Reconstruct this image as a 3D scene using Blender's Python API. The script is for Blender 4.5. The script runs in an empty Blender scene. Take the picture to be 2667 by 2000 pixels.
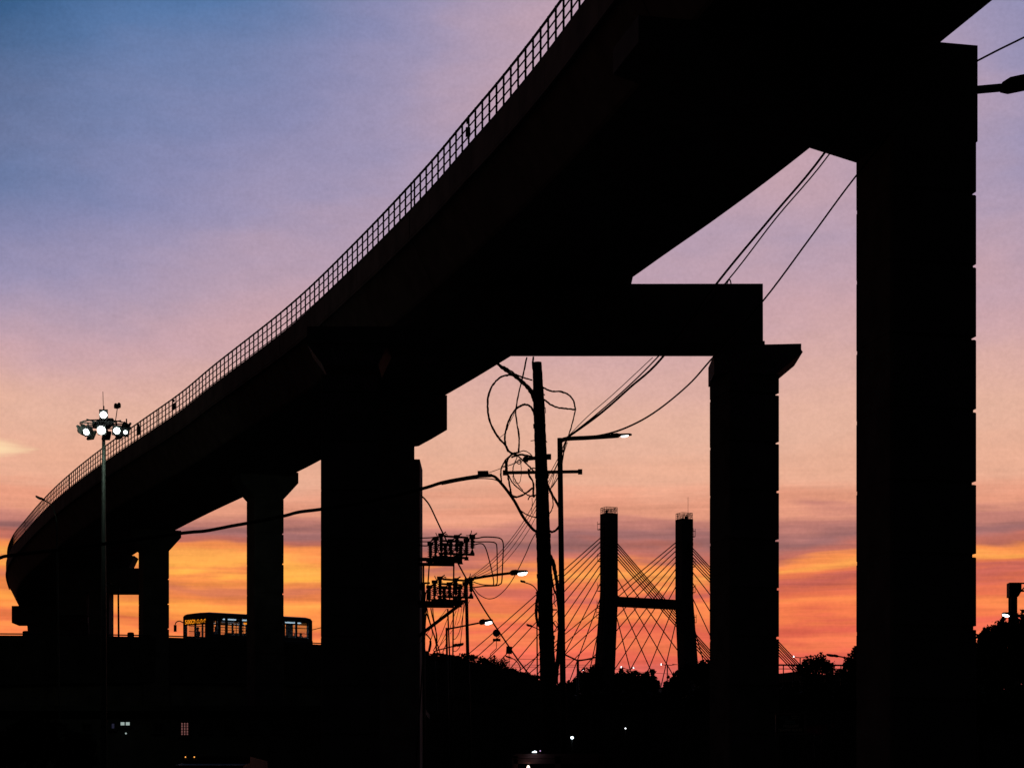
import bpy, math, random
from mathutils import Vector, Matrix
import numpy as np
random.seed(7)
R = math.radians
scene = bpy.context.scene
F, HY, CX, CAMZ = 5500.0, 2150.0, 1333.5, 1.6      # focal length and horizon row in pixels of the 2667x2000 photograph

# ------------------------------------------------------------------ camera
cam_d = bpy.data.cameras.new('camera'); cam = bpy.data.objects.new('camera', cam_d)
scene.collection.objects.link(cam); scene.camera = cam
cam.location = (0, 0, CAMZ); cam.rotation_euler = (R(90), 0, 0)
cam_d.sensor_width = 36; cam_d.lens = F / 2667 * 36
cam_d.shift_y = (HY - 1000) / 2667
cam_d.clip_start = 0.5; cam_d.clip_end = 5000

# ------------------------------------------------------------------ view, world, sun
scene.view_settings.view_transform = 'Standard'; scene.view_settings.look = 'None'
scene.view_settings.exposure = 0; scene.view_settings.gamma = 1
world = bpy.data.worlds.new('World'); scene.world = world; world.use_nodes = True

def lin(c):
    return tuple(((v/255)/12.92 if v/255 <= .04045 else ((v/255+.055)/1.055)**2.4) for v in c)

def make_world():
    nt = world.node_tree; nd = nt.nodes; lk = nt.links; nd.clear()
    def math_(op, a, b=None, c=None, clamp=False):
        n = nd.new('ShaderNodeMath'); n.operation = op; n.use_clamp = clamp
        for i, v in enumerate((a, b, c)):
            if v is None: continue
            if isinstance(v, (int, float)): n.inputs[i].default_value = v
            else: lk.new(v, n.inputs[i])
        return n.outputs[0]
    def mixc(fac, a, b, mode='MIX'):
        n = nd.new('ShaderNodeMix'); n.data_type = 'RGBA'; n.blend_type = mode
        for s, v in ((n.inputs[0], fac), (n.inputs[6], a), (n.inputs[7], b)):
            if isinstance(v, (int, float)): s.default_value = v
            elif isinstance(v, tuple): s.default_value = v if len(v) == 4 else v+(1,)
            else: lk.new(v, s)
        return n.outputs[2]
    def ramp(val, stops, lo, hi, interp='EASE'):
        n = nd.new('ShaderNodeValToRGB'); cr = n.color_ramp; cr.interpolation = interp
        stops = sorted(stops, key=lambda s: s[0])
        while len(cr.elements) < len(stops): cr.elements.new(0.5)
        for e, (p, c) in zip(cr.elements, stops):
            e.position = (p-lo)/(hi-lo); e.color = lin(c)+(1,)
        lk.new(math_('DIVIDE', math_('SUBTRACT', val, lo), hi-lo, clamp=True), n.inputs[0])
        return n.outputs[0]
    def smooth(v, a, b):       # 0 at a, 1 at b
        n = nd.new('ShaderNodeMapRange'); n.interpolation_type = 'SMOOTHSTEP'
        lk.new(v, n.inputs[0]); n.inputs[1].default_value = a; n.inputs[2].default_value = b
        return n.outputs[0]
    def noise(vec, scale, detail, rough=.5, dist=0):
        n = nd.new('ShaderNodeTexNoise'); lk.new(vec, n.inputs['Vector'])
        n.inputs['Scale'].default_value = scale; n.inputs['Detail'].default_value = detail
        n.inputs['Roughness'].default_value = rough; n.inputs['Distortion'].default_value = dist
        return math_('SUBTRACT', n.outputs[0], .5)
    tc = nd.new('ShaderNodeTexCoord'); sp = nd.new('ShaderNodeSeparateXYZ')
    lk.new(tc.outputs['Generated'], sp.inputs[0]); X, Y, Z = sp.outputs
    rad = math_('SQRT', math_('ADD', math_('MULTIPLY', X, X), math_('MULTIPLY', Y, Y)))
    el = math_('ARCTAN2', Z, rad); az = math_('ARCTAN2', X, Y)
    # elevation and azimuth of the western sky on one scale (5500 units = one radian)
    y = math_('SUBTRACT', HY, math_('MULTIPLY', math_('TANGENT', math_('MINIMUM', el, 1.2)), F))
    x = math_('ADD', math_('MULTIPLY', az, F), CX)
    cv = nd.new('ShaderNodeCombineXYZ'); lk.new(math_('MULTIPLY', x, .001), cv.inputs[0]); lk.new(math_('MULTIPLY', y, .001), cv.inputs[1])
    def stretched(sx, sy, ang=0, off=0):
        m = nd.new('ShaderNodeMapping'); lk.new(cv.outputs[0], m.inputs[0])
        m.inputs['Rotation'].default_value[2] = ang
        m.inputs['Scale'].default_value = (sx, sy, 1); m.inputs['Location'].default_value = (off, off*1.7, off*.3)
        return m.outputs[0]
    # upper sky: blue to mauve to peach along a slanted veil
    g = ramp_val = None
    gx = nd.new('ShaderNodeFloatCurve')
    c = gx.mapping.curves[0]
    pts = [(0, 0), (.22, .24), (.375, .62), (.51, .93), (.64, 1), (.8, .92), (1, .58)]
    for i, (a, b) in enumerate(pts):
        if i < 2: c.points[i].location = (a, b)
        else: c.points.new(a, b)
    c.points[0].location = (0, 0); c.points[-1].location = pts[-1]
    gx.mapping.update()
    lk.new(math_('DIVIDE', x, 2667, clamp=True), gx.inputs['Value'])
    w = math_('SUBTRACT', 1, smooth(y, -100, 900))
    veil = noise(stretched(.9, 1.9, R(28), 3), 1.6, 4, .5, .4)
    veil2 = noise(stretched(.7, 3.2, R(10), 9), 2.2, 5, .55, .2)
    t1 = math_('ADD', y, math_('MULTIPLY', math_('MULTIPLY', gx.outputs[0], w), 760))
    leftblue = math_('MULTIPLY', math_('SUBTRACT', 1, smooth(x, 0, 800)), math_('MULTIPLY', smooth(y, 250, 600), math_('SUBTRACT', 1, smooth(y, 750, 1100))))
    t1 = math_('SUBTRACT', t1, math_('MULTIPLY', leftblue, 170))
    t1 = math_('ADD', t1, math_('MULTIPLY', veil, 240))
    t1 = math_('ADD', t1, math_('MULTIPLY', veil2, 120))
    up = ramp(t1, [(-900, (34, 60, 105)), (-100, (54, 98, 146)), (60, (68, 110, 160)), (210, (90, 121, 168)), (350, (117, 131, 173)), (480, (138, 139, 178)),
                   (600, (158, 148, 180)), (720, (182, 157, 176)), (840, (202, 164, 171)), (960, (217, 172, 164)), (1100, (228, 178, 158)), (1240, (232, 174, 146))], -900, 1300, 'LINEAR')
    # low sky: horizontal bars of lit and unlit cloud
    warp = noise(stretched(.55, 2.6, R(3), 1), 1.9, 4, .55, .3)
    warp2 = noise(stretched(.8, 9, R(2), 5), 2.2, 4, .55, .3)
    t2 = math_('ADD', math_('ADD', y, math_('MULTIPLY', warp, 200)), math_('MULTIPLY', warp2, 95))
    low = ramp(t2, [(900, (218, 170, 162)), (1100, (229, 179, 157)), (1240, (233, 174, 147)), (1335, (230, 156, 128)), (1372, (196, 128, 116)), (1405, (158, 106, 104)), (1438, (192, 111, 96)),
                    (1462, (250, 148, 82)), (1484, (255, 168, 84)), (1508, (236, 128, 82)), (1532, (206, 108, 90)), (1556, (230, 120, 80)), (1584, (252, 146, 82)), (1610, (246, 132, 80)),
                    (1636, (232, 110, 82)), (1664, (246, 130, 84)), (1700, (238, 112, 86)), (1738, (226, 112, 96)), (1790, (205, 106, 104)), (1980, (170, 90, 92))], 900, 2000, 'EASE')
    base = mixc(smooth(y, 960, 1240), up, low)
    # fainter streaks inside the bars
    st = noise(stretched(.7, 14, R(1.5), 7), 2.6, 5, .6, .2)
    gain = math_('ADD', 1, math_('MULTIPLY', math_('MULTIPLY', st, smooth(y, 1100, 1450)), 1.0))
    mot = math_('ADD', noise(stretched(1, 1.5, R(25), 4), 16, 4, .6), math_('MULTIPLY', noise(stretched(1, 1, 0, 8), 95, 3, .6), 1.2))
    gain = math_('ADD', gain, math_('MULTIPLY', mot, .18))
    corner = math_('MULTIPLY', math_('SUBTRACT', 1, smooth(x, -100, 420)), math_('SUBTRACT', 1, smooth(y, 0, 900)))
    gain = math_('SUBTRACT', gain, math_('MULTIPLY', corner, .32))
    sc_ = nd.new('ShaderNodeVectorMath'); sc_.operation = 'SCALE'; lk.new(base, sc_.inputs[0]); lk.new(gain, sc_.inputs[3])
    base = sc_.outputs[0]
    # the sun went down on the left: the low bars there are more golden
    gold = math_('MULTIPLY', math_('SUBTRACT', 1, smooth(x, 500, 1500)), math_('MULTIPLY', smooth(y, 1430, 1530), .85))
    base = mixc(gold, base, mixc(1.0, base, (1.08, 1.30, .80), 'MULTIPLY'))
    red = math_('MULTIPLY', smooth(x, 1000, 1700), math_('MULTIPLY', smooth(y, 1420, 1560), .8))
    base = mixc(red, base, mixc(1.0, base, (1.0, .86, .95), 'MULTIPLY'))
    # a single bright fair-weather cloud at the left
    cn = noise(stretched(1.2, 9, R(4), 2), 3.0, 5, .6, .5)
    dx = math_('DIVIDE', math_('ADD', x, 30), 135); dy = math_('DIVIDE', math_('SUBTRACT', y, 1190), 30)
    dd = math_('ADD', math_('MULTIPLY', dx, dx), math_('MULTIPLY', dy, dy))
    cl = smooth(math_('ADD', math_('SUBTRACT', 1.0, dd), math_('MULTIPLY', cn, 3.0)), -.3, 1.1)
    base = mixc(math_('MULTIPLY', cl, .9), base, lin((255, 222, 176)))
    # the glow belongs to the west: away from it the dusk sky is nearly dark
    aaz = math_('ABSOLUTE', az)
    glow = math_('MULTIPLY', math_('SUBTRACT', 1, smooth(aaz, .28, .75)), math_('SUBTRACT', 1, smooth(el, .42, .85)))
    glow = math_('MULTIPLY', glow, smooth(el, -.03, 0.0))
    far = mixc(smooth(el, 0, .9), (.0012, .0010, .0012), (.0022, .0030, .0050))
    naz = math_('MULTIPLY', az, -1)
    side = math_('MULTIPLY', math_('MULTIPLY', smooth(naz, .55, .95), math_('SUBTRACT', 1, smooth(naz, 1.7, 2.4))), math_('MULTIPLY', smooth(el, -.02, .05), math_('SUBTRACT', 1, smooth(el, .3, .7))))
    far = mixc(side, far, (.013, .0065, .005))
    final = mixc(glow, far, base)
    bg = nd.new('ShaderNodeBackground'); lk.new(final, bg.inputs[0])
    # a trace of physical sky with the sun on the horizon
    sky = nd.new('ShaderNodeTexSky'); sky.sky_type = 'NISHITA'; sky.sun_disc = False
    sky.sun_elevation = R(0.5); sky.sun_rotation = R(-12)
    bg2 = nd.new('ShaderNodeBackground'); lk.new(sky.outputs[0], bg2.inputs[0]); bg2.inputs[1].default_value = .0006
    add = nd.new('ShaderNodeAddShader'); lk.new(bg.outputs[0], add.inputs[0]); lk.new(bg2.outputs[0], add.inputs[1])
    out = nd.new('ShaderNodeOutputWorld'); lk.new(add.outputs[0], out.inputs[0])
    world.cycles.sampling_method = 'MANUAL'; world.cycles.sample_map_resolution = 512
make_world()

sun_d = bpy.data.lights.new('sun', 'SUN'); sun = bpy.data.objects.new('sun', sun_d); scene.collection.objects.link(sun)
sun_d.energy = 0.02; sun_d.angle = R(0.5); sun_d.color = (1, .72, .5)      # the sun is on the horizon, ahead and to the left
d = Vector((math.sin(R(-12)), math.cos(R(-12)), math.tan(R(.5))))
sun.rotation_euler = d.to_track_quat('Z', 'Y').to_euler()

# ------------------------------------------------------------------ helpers
def at(x, y, D):
    return Vector(((x-CX)/F*D, D, CAMZ+(HY-y)/F*D))
def zat(y, D): return CAMZ+(HY-y)/F*D

def mat(name, col, rough=.8, metal=0, nscale=3, namt=.25, bump=.15, emit=None, estr=1):
    m = bpy.data.materials.new(name); m.use_nodes = True; nt = m.node_tree; nd = nt.nodes; lk = nt.links
    b = nd['Principled BSDF']; b.inputs['Roughness'].default_value = rough; b.inputs['Metallic'].default_value = metal
    b.inputs['Specular IOR Level'].default_value = .15
    tc = nd.new('ShaderNodeTexCoord'); n = nd.new('ShaderNodeTexNoise'); n.inputs['Scale'].default_value = nscale; n.inputs['Detail'].default_value = 6
    lk.new(tc.outputs['Object'], n.inputs['Vector'])
    r = nd.new('ShaderNodeValToRGB'); r.color_ramp.elements[0].position = .3; r.color_ramp.elements[1].position = .7
    r.color_ramp.elements[0].color = tuple(c*(1-namt) for c in col)+(1,); r.color_ramp.elements[1].color = tuple(min(1, c*(1+namt)) for c in col)+(1,)
    lk.new(n.outputs[0], r.inputs[0]); lk.new(r.outputs[0], b.inputs['Base Color'])
    if bump:
        bp = nd.new('ShaderNodeBump'); bp.inputs['Strength'].default_value = bump; bp.inputs['Distance'].default_value = .02
        lk.new(n.outputs[0], bp.inputs['Height']); lk.new(bp.outputs[0], b.inputs['Normal'])
    if emit:
        b.inputs['Emission Color'].default_value = emit+(1,); b.inputs['Emission Strength'].default_value = estr
    return m
def emitm(name, col, s):
    m = bpy.data.materials.new(name); m.use_nodes = True; nt = m.node_tree; nt.nodes.clear()
    e = nt.nodes.new('ShaderNodeEmission'); e.inputs[0].default_value = col+(1,); e.inputs[1].default_value = s
    o = nt.nodes.new('ShaderNodeOutputMaterial'); nt.links.new(e.outputs[0], o.inputs[0]); return m
def glassm(name, tint, t=.88):
    m = bpy.data.materials.new(name); m.use_nodes = True; nt = m.node_tree; nt.nodes.clear()
    a = nt.nodes.new('ShaderNodeBsdfTransparent'); a.inputs[0].default_value = tint+(1,)
    g = nt.nodes.new('ShaderNodeBsdfGlossy'); g.inputs['Roughness'].default_value = .05; g.inputs[0].default_value = (.5, .5, .5, 1)
    x = nt.nodes.new('ShaderNodeMixShader'); x.inputs[0].default_value = 1-t
    o = nt.nodes.new('ShaderNodeOutputMaterial')
    nt.links.new(a.outputs[0], x.inputs[1]); nt.links.new(g.outputs[0], x.inputs[2]); nt.links.new(x.outputs[0], o.inputs[0]); return m
M = dict(
    concrete=mat('concrete', (.20, .17, .155), .9, 0, 1.2, .3),
    girder=mat('fascia_concrete', (.34, .27, .23), .9, 0, .8, .35),
    ramp=mat('ramp_concrete_shaded', (.10, .09, .08), .95, 0, .9, .4), rampgird=mat('girder_concrete_lit', (.26, .23, .19), .9, 0, .5, .4),  # ramp concrete darkened, girder concrete lightened to imitate lamplight on the girder
    steel=mat('galvanised_steel', (.16, .18, .16), .55, .3, 8, .2, .05),
    iron=mat('dark_painted_iron', (.035, .035, .035), .7, 0, 8, .2, .05),
    black=mat('black_rubber', (.02, .02, .02), .8, 0, 20, .2, .05),
    porcelain=mat('brown_porcelain', (.05, .028, .02), .4, 0, 8, .2, 0),
    pole=mat('weathered_pole', (.07, .055, .045), .95, 0, 9, .35, .4),
    bark=mat('bark', (.05, .04, .03), .95, 0, 6, .3, .4),
    asphalt=mat('asphalt', (.05, .05, .05), .95, 0, 5, .2),
    soil=mat('dry_soil', (.035, .03, .022), .98, 0, .5, .35),
    busred=mat('bus_paint', (.12, .13, .15), .45, 0, 2, .1, 0),
    cloth=mat('maroon_cloth', (.30, .06, .09), .9, 0, 4, .3),
    skin=mat('skin', (.12, .07, .05), .7, 0, 6, .1, 0), shirt=mat('dark_clothes', (.05, .05, .07), .9, 0, 6, .2, 0), hair=mat('black_hair', (.01, .01, .01), .8, 0, 6, .2, 0),
    wall=mat('painted_wall', (.08, .07, .065), .9, 0, 1, .3),
    signface=mat('dark_green_sign', (.012, .03, .022), .6, 0, 3, .1, 0),
    letter=mat('cream_lettering', (.75, .70, .50), .6, 0, 3, .05, 0), letter2=mat('teal_lettering', (.20, .55, .50), .6, 0, 3, .05, 0),
    white=mat('white_paint', (.7, .7, .7), .6, 0, 3, .05, 0), tin=mat('tin_roof', (.3, .22, .2), .6, 0, 2, .2),
    van=mat('van_paint', (.30, .14, .14), .5, 0, 2, .1, 0), truck=mat('truck_paint', (.05, .04, .035), .6, 0, 2, .2, 0),
    glass=glassm('clear_glass', (.93, .93, .93), .93), dark_glass=glassm('tinted_glass', (.25, .28, .30), .9),
    lamp=emitm('cold_white_lamp', (.86, 1.0, .93), 14), led=emitm('led_lamp', (.93, .97, 1.0), 5),
    strip=emitm('bus_strip_light', (.85, .95, 1.0), 9.0), panelglow=emitm('bus_panel_glow', (.10, .12, .15), .5), amber=emitm('amber_dots', (1.0, .30, .01), 1.15),
    tail=emitm('amber_marker', (1.0, .42, .08), 1.4), win=emitm('cool_lit_window', (.32, .40, .37), 1), winpink=emitm('warm_lit_window', (.16, .065, .06), 1),
    blue=emitm('blue_white_lamp', (.75, .9, 1.0), 4), board=emitm('dim_green_board', (.018, .026, .02), 1), faint=emitm('faint_window', (.015, .015, .03), 1),
)
def leafm():
    m = mat('foliage', (.05, .07, .035), .9, 0, .8, .5, 0); return m
M['leaf'] = leafm()

def wloc(o):
    v = Vector((0, 0, 0))
    while o is not None: v = v+o.location; o = o.parent
    return v
def tag(o, label=None, cat=None, group=None, kind=None):
    for k, v in (('label', label), ('category', cat), ('group', group), ('kind', kind)):
        if v: o[k] = v
    return o
def empty(name, loc, label, cat, group=None):
    o = bpy.data.objects.new(name, None); scene.collection.objects.link(o); o.location = loc; o.empty_display_size = .3
    return tag(o, label, cat, group)

class MB:
    def __init__(s): s.v = []; s.f = []
    def poly(s, vs, fs):
        n = len(s.v); s.v += [tuple(v) for v in vs]; s.f += [tuple(n+i for i in f) for f in fs]; return s
    def hexa(s, p):     # 8 corner points, bottom four then top four
        return s.poly(p, [(3, 2, 1, 0), (4, 5, 6, 7), (0, 1, 5, 4), (1, 2, 6, 5), (2, 3, 7, 6), (3, 0, 4, 7)])
    def box(s, c, sz, ex=Vector((1, 0, 0)), ey=Vector((0, 1, 0)), ez=Vector((0, 0, 1))):
        c = Vector(c); a = ex.normalized()*sz[0]/2; b = ey.normalized()*sz[1]/2; e = ez.normalized()*sz[2]/2
        return s.hexa([c-a-b-e, c+a-b-e, c+a+b-e, c-a+b-e, c-a-b+e, c+a-b+e, c+a+b+e, c-a+b+e])
    def span(s, p, q, w, h=None):   # rectangular bar from p to q
        p = Vector(p); q = Vector(q); dr = (q-p); h = h or w
        up = Vector((0, 0, 1)) if abs(dr.normalized().z) < .95 else Vector((0, 1, 0))
        ex = dr.cross(up).normalized(); ez = ex.cross(dr).normalized()
        return s.box((p+q)/2, (w, dr.length, h), ex, dr, ez)
    def prism(s, prof, o, ex, ey, dr):  # profile (a,b) in plane ex,ey at o, extruded along dr
        n = len(prof); A = [Vector(o)+ex*a+ey*b for a, b in prof]; B = [p+dr for p in A]
        return s.poly(A+B, [tuple(range(n-1, -1, -1)), tuple(range(n, 2*n))]+[(i, (i+1) % n, n+(i+1) % n, n+i) for i in range(n)])
    def tube(s, pts, r, sides=6, caps=True):
        pts = [Vector(p) for p in pts]; n = len(pts)
        rr = r if isinstance(r, (list, tuple)) else [r]*n
        vs = []; ref = None
        for i, p in enumerate(pts):
            t = (pts[min(i+1, n-1)]-pts[max(i-1, 0)]).normalized()
            if ref is None: ref = t.orthogonal().normalized()
            ref = (ref-t*ref.dot(t)).normalized(); b = t.cross(ref)
            for k in range(sides):
                a = 2*math.pi*k/sides; vs.append(p+(ref*math.cos(a)+b*math.sin(a))*rr[i])
        fs = [(i*sides+k, i*sides+(k+1) % sides, (i+1)*sides+(k+1) % sides, (i+1)*sides+k) for i in range(n-1) for k in range(sides)]
        if caps: fs += [tuple(range(sides-1, -1, -1)), tuple((n-1)*sides+k for k in range(sides))]
        return s.poly(vs, fs)
    def lathe(s, prof, c, sides=10, axis=Vector((0, 0, 1))):   # prof (r,h)
        c = Vector(c); axis = axis.normalized(); e1 = axis.orthogonal().normalized(); e2 = axis.cross(e1)
        vs = []
        for r, h in prof:
            for k in range(sides):
                a = 2*math.pi*k/sides; vs.append(c+axis*h+(e1*math.cos(a)+e2*math.sin(a))*max(r, 1e-4))
        n = len(prof)
        return s.poly(vs, [(i*sides+k, i*sides+(k+1) % sides, (i+1)*sides+(k+1) % sides, (i+1)*sides+k) for i in range(n-1) for k in range(sides)]+[tuple(range(sides-1, -1, -1)), tuple((n-1)*sides+k for k in range(sides))])
    def ball(s, c, r, sides=12, sx=1.0):
        return s.lathe([(r*math.sin(math.pi*i/8), -r*sx*math.cos(math.pi*i/8)) for i in range(9)], c, sides)
    def build(s, name, m, parent=None, smooth=False, label=None):
        off = wloc(parent) if parent else Vector((0, 0, 0))
        me = bpy.data.meshes.new(name); me.from_pydata([tuple(Vector(v)-off) for v in s.v], [], s.f); me.materials.append(m)
        if smooth: me.polygons.foreach_set('use_smooth', [True]*len(me.polygons))
        o = bpy.data.objects.new(name, me); scene.collection.objects.link(o)
        if parent: o.parent = parent
        if label: o['label'] = label
        return o
def top(o, label, cat, group=None, kind=None):
    """a thing that is one mesh: move its origin to its lowest point's centre"""
    me = o.data; co = [v.co.copy() for v in me.vertices]
    c = Vector((sum(v.x for v in co)/len(co), sum(v.y for v in co)/len(co), min(v.z for v in co)))
    me.transform(Matrix.Translation(-c)); o.location = c
    return tag(o, label, cat, group, kind)
def catmull(P, n=6):
    P = [Vector(p) for p in P]; P = [P[0]*2-P[1]]+P+[P[-1]*2-P[-2]]; out = []
    for i in range(1, len(P)-2):
        a, b, c, d_ = P[i-1:i+3]
        for k in range(n):
            t = k/n
            out.append(.5*((2*b)+(c-a)*t+(2*a-5*b+4*c-d_)*t*t+(3*b-a-3*c+d_)*t*t*t))
    out.append(P[-2]); return out
def trace(pix, D, D2=None, n=6, wob=0):
    """points read along the thing in the photograph, laid out at its real distance"""
    m = len(pix); D2 = D if D2 is None else D2
    return catmull([at(x, y, D+(D2-D)*i/max(1, m-1)+wob*math.sin(i*2.1)) for i, (x, y) in enumerate(pix)], n)
def cable(pix, w, D, D2=None, name='cable', parent=None, wob=0, mt='black', m=None):
    b = MB(); p = trace(pix, D, D2, 6, wob)
    if wob:
        rg = random.Random(len(p)+int(w*10)); p = [q+Vector((rg.uniform(-1, 1), 0, rg.uniform(-1, 1)))*.005 for q in p]; k = [rg.uniform(.85, 1.18) for q in p]
        b.tube(p, [w*1.22/2/F*q.y*kk for q, kk in zip(p, k)], 6); return b.build(name, M[mt], parent, True)
    b.tube(p, [w*1.22/2/F*q.y for q in p], 6)
    return b.build(name, M[mt], parent, True)

# ------------------------------------------------------------------ ground
def terrain(D, X=0):
    def ss(t): t = min(1, max(0, t)); return t*t*(3-2*t)
    z = (27.3)*ss((D-185)/225)
    if D > 410: z = 27.3+(D-410)*.002
    return z+.4*math.sin(X*.05+D*.03)*ss((D-185)/60)
def ground():
    b = MB(); xs = list(range(-600, 601, 30)); ys = [-200, -60, 0, 40, 80, 120, 160]+list(range(185, 420, 9))+[430, 460, 520, 700, 1000, 1600, 2600]
    vs = [(x*(1 if y < 700 else y/520), y, terrain(y, x)) for y in ys for x in xs]; n = len(xs)
    b.poly(vs, [(j*n+i, j*n+i+1, (j+1)*n+i+1, (j+1)*n+i) for j in range(len(ys)-1) for i in range(n-1)])
    tag(b.build('ground', M['soil'], None, True), kind='structure')
    r = MB(); r.poly([(-60, -30, .004), (60, -30, .004), (60, 110, .004), (-60, 110, .004)], [(0, 1, 2, 3)])
    tag(r.build('road', M['asphalt']), kind='structure')
ground()

# ------------------------------------------------------------------ metro viaduct
FEN = [(11.2, 16.0), (6.65, 36.0), (3.88, 48.0), (1.4, 58.7), (-.1, 64.5), (-1.5, 69.4), (-3.2, 75.3), (-6.3, 85.1), (-10.1, 96.2), (-15.5, 110.0), (-18.5, 117.9), (-22.7, 127.9), (-26.1, 136.0),
       (-29.7, 145.0), (-33.4, 154.8), (-37.0, 165.0), (-40.5, 175.4), (-43.9, 185.7), (-47.4, 198.3), (-50.0, 210.5), (-50.6, 214)]
def soffit(D): return CAMZ+18.0+.0197*min(D, 200)
fl = catmull([Vector((x, y, 0)) for x, y in FEN], 8)
def cum(P):
    s = [0]
    for a, b in zip(P, P[1:]): s.append(s[-1]+(b-a).length)
    return s
FS = cum(fl)
def fpoint(s):
    s = max(0, min(FS[-1]-1e-3, s)); import bisect
    i = bisect.bisect_right(FS, s)-1; t = (s-FS[i])/(FS[i+1]-FS[i])
    p = fl[i].lerp(fl[i+1], t); h = (fl[min(i+2, len(fl)-1)]-fl[max(i-1, 0)]).normalized()
    return p, h, Vector((h.y, -h.x, 0))     # point, heading, rightward
def s_at(D):
    lo, hi = 0, FS[-1]
    for _ in range(40):
        m = (lo+hi)/2
        if fpoint(m)[0].y < D: lo = m
        else: hi = m
    return lo
viaduct = empty('metro_viaduct', (-8, 97, 0), 'huge dark railway viaduct curving from upper right to far left on tall piers', 'viaduct')
# cross-section: (u to the right of the left fence, height above the soffit)
def deck_prof():
    return [(-.07, 2.80), (-.07, 1.75), (.08, 1.50), (.78, .08), (.86, 0), (7.05, 0), (7.12, .12), (7.25, 1.45), (7.35, 1.75), (7.35, 2.80), (7.10, 2.80), (7.10, 1.95), (.15, 1.95), (.15, 2.80)]
breaks_D = [18, 51.8, 76.6, 97.6, 123, 149, 175, 211.2]
SB = [s_at(D) for D in breaks_D]
RZ = [1.02, .70, .38, .10]         # rail heights above the parapet
def sweep(prof, s0, s1, step=1.6, dz=0):
    n = max(2, int((s1-s0)/step)+1); b = MB(); m = len(prof); vs = []
    for i in range(n):
        s = s0+(s1-s0)*i/(n-1); p, h, r = fpoint(s); zb = soffit(p.y)+dz
        vs += [p+r*u+Vector((0, 0, zb+z)) for u, z in prof]
    fs = [(i*m+k, i*m+(k+1) % m, (i+1)*m+(k+1) % m, (i+1)*m+k) for i in range(n-1) for k in range(m)]
    fs += [tuple(range(m-1, -1, -1)), tuple((n-1)*m+k for k in range(m))]
    return b.poly(vs, fs)
for i in range(len(SB)-1):
    s0, s1 = SB[i]+.03, SB[i+1]-.03
    deck = sweep(deck_prof(), s0, s1).build('deck_span', M['concrete'], viaduct)
    # left face: raised fascia panels with open joints, and the ledge under them
    b = MB(); n = max(3, int((s1-s0)/2.6))
    for k in range(n):
        a0 = s0+(s1-s0)*k/n+.012; a1 = s0+(s1-s0)*(k+1)/n-.012
        q = sweep([(-.12, 1.80), (-.073, 1.80), (-.073, 2.68), (-.12, 2.68)], a0, a1, 1.3); b.poly(q.v, q.f)
    q = sweep([(-.16, 1.66), (-.075, 1.66), (-.075, 1.74), (-.16, 1.74)], s0, s1); b.poly(q.v, q.f)
    b.build('fascia_panels', M['girder'], deck)
    for side, u in ((0, .0), (1, 7.22)):
        b = MB(); s = s0+.2; posts = []
        while s < s1-.1: posts.append(s); s += .84
        for s in posts:
            p, h, r = fpoint(s); zb = soffit(p.y)+2.78; c = p+r*u
            b.box(c+Vector((0, 0, zb+.54)), (.05, .06, 1.10), r, h)
        for z in RZ:
            w = .075 if z > 1 else .042
            P = [fpoint(s)[0]+fpoint(s)[2]*u+Vector((0, 0, soffit(fpoint(s)[0].y)+2.8+z)) for s in np.linspace(s0, s1, int((s1-s0)/1.2)+2)]
            b.tube(P, w/2*1.1, 4)
        b.build('railing', M['iron'], viaduct)
for (x, y, D, w, h) in ((1220, 328, 69.2, .06, .30), (455, 1044, 119.5, .20, .32), (362, 1116, 127.6, .24, .5)):
    s = s_at(D); p, hh, r = fpoint(s)
    b = MB(); b.box(p+r*.0+Vector((0, 0, soffit(p.y)+3.35)), (.14, w*1.6, h), r, hh); b.box(p+r*.0+Vector((0, 0, soffit(p.y)+3.68)), (.10, w, .12), r, hh)
    b.build('junction_box', M['iron'], viaduct)

def column_mesh(c, h, r, sw, sl, z0, z1, ztop_joint, dz=1.75, gap=.10, dep=.045):
    """square pier shaft cast in lifts with a groove at every joint"""
    b = MB(); z = ztop_joint; edges = []
    while z > z0: edges.append(z); z -= dz
    ch = .12
    def ring(hw, hl, ch=.12): return [(-hw+ch, -hl), (hw-ch, -hl), (hw, -hl+ch), (hw, hl-ch), (hw-ch, hl), (-hw+ch, hl), (-hw, hl-ch), (-hw, -hl+ch)]
    levels = [z1]+[e for e in edges if e < z1-.1]+[z0]
    for i, (a, bb) in enumerate(zip(levels, levels[1:])):
        t = a-(gap/2 if i else 0); u = bb+(gap/2 if i < len(levels)-2 else 0)
        b.prism(ring(sw/2, sl/2, .06), Vector((c.x, c.y, u)), r, h, Vector((0, 0, t-u)))
        e = dep*random.uniform(.6, 1.25)
        if i < len(levels)-2: b.prism(ring(sw/2-e, sl/2-e, .06), Vector((c.x, c.y, bb-gap/2))+r*(-e*.75)+h*(e*.75), r, h, Vector((0, 0, gap)))
    return b
def pier(xl, xr, D, jy, cap, name='pier'):
    """xl, xr: left and right silhouette in the photo; returns part"""
    s = s_at(D); p, h, r = fpoint(s)
    va = ((xl+xr)/2-CX)/F; th = abs(math.atan2(-h.x, h.y)+va)
    sw = (xr-xl)/F*D/(math.cos(th)+math.sin(th)); cx = ((xl+xr)/2-CX)/F*D; c = Vector((cx, D, 0))
    body = column_mesh(c, h, r, sw, sw, terrain(D), cap['bottom'], zat(jy, D)).build(name, M['concrete'], viaduct)
    return body, c, h, r, sw
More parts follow.
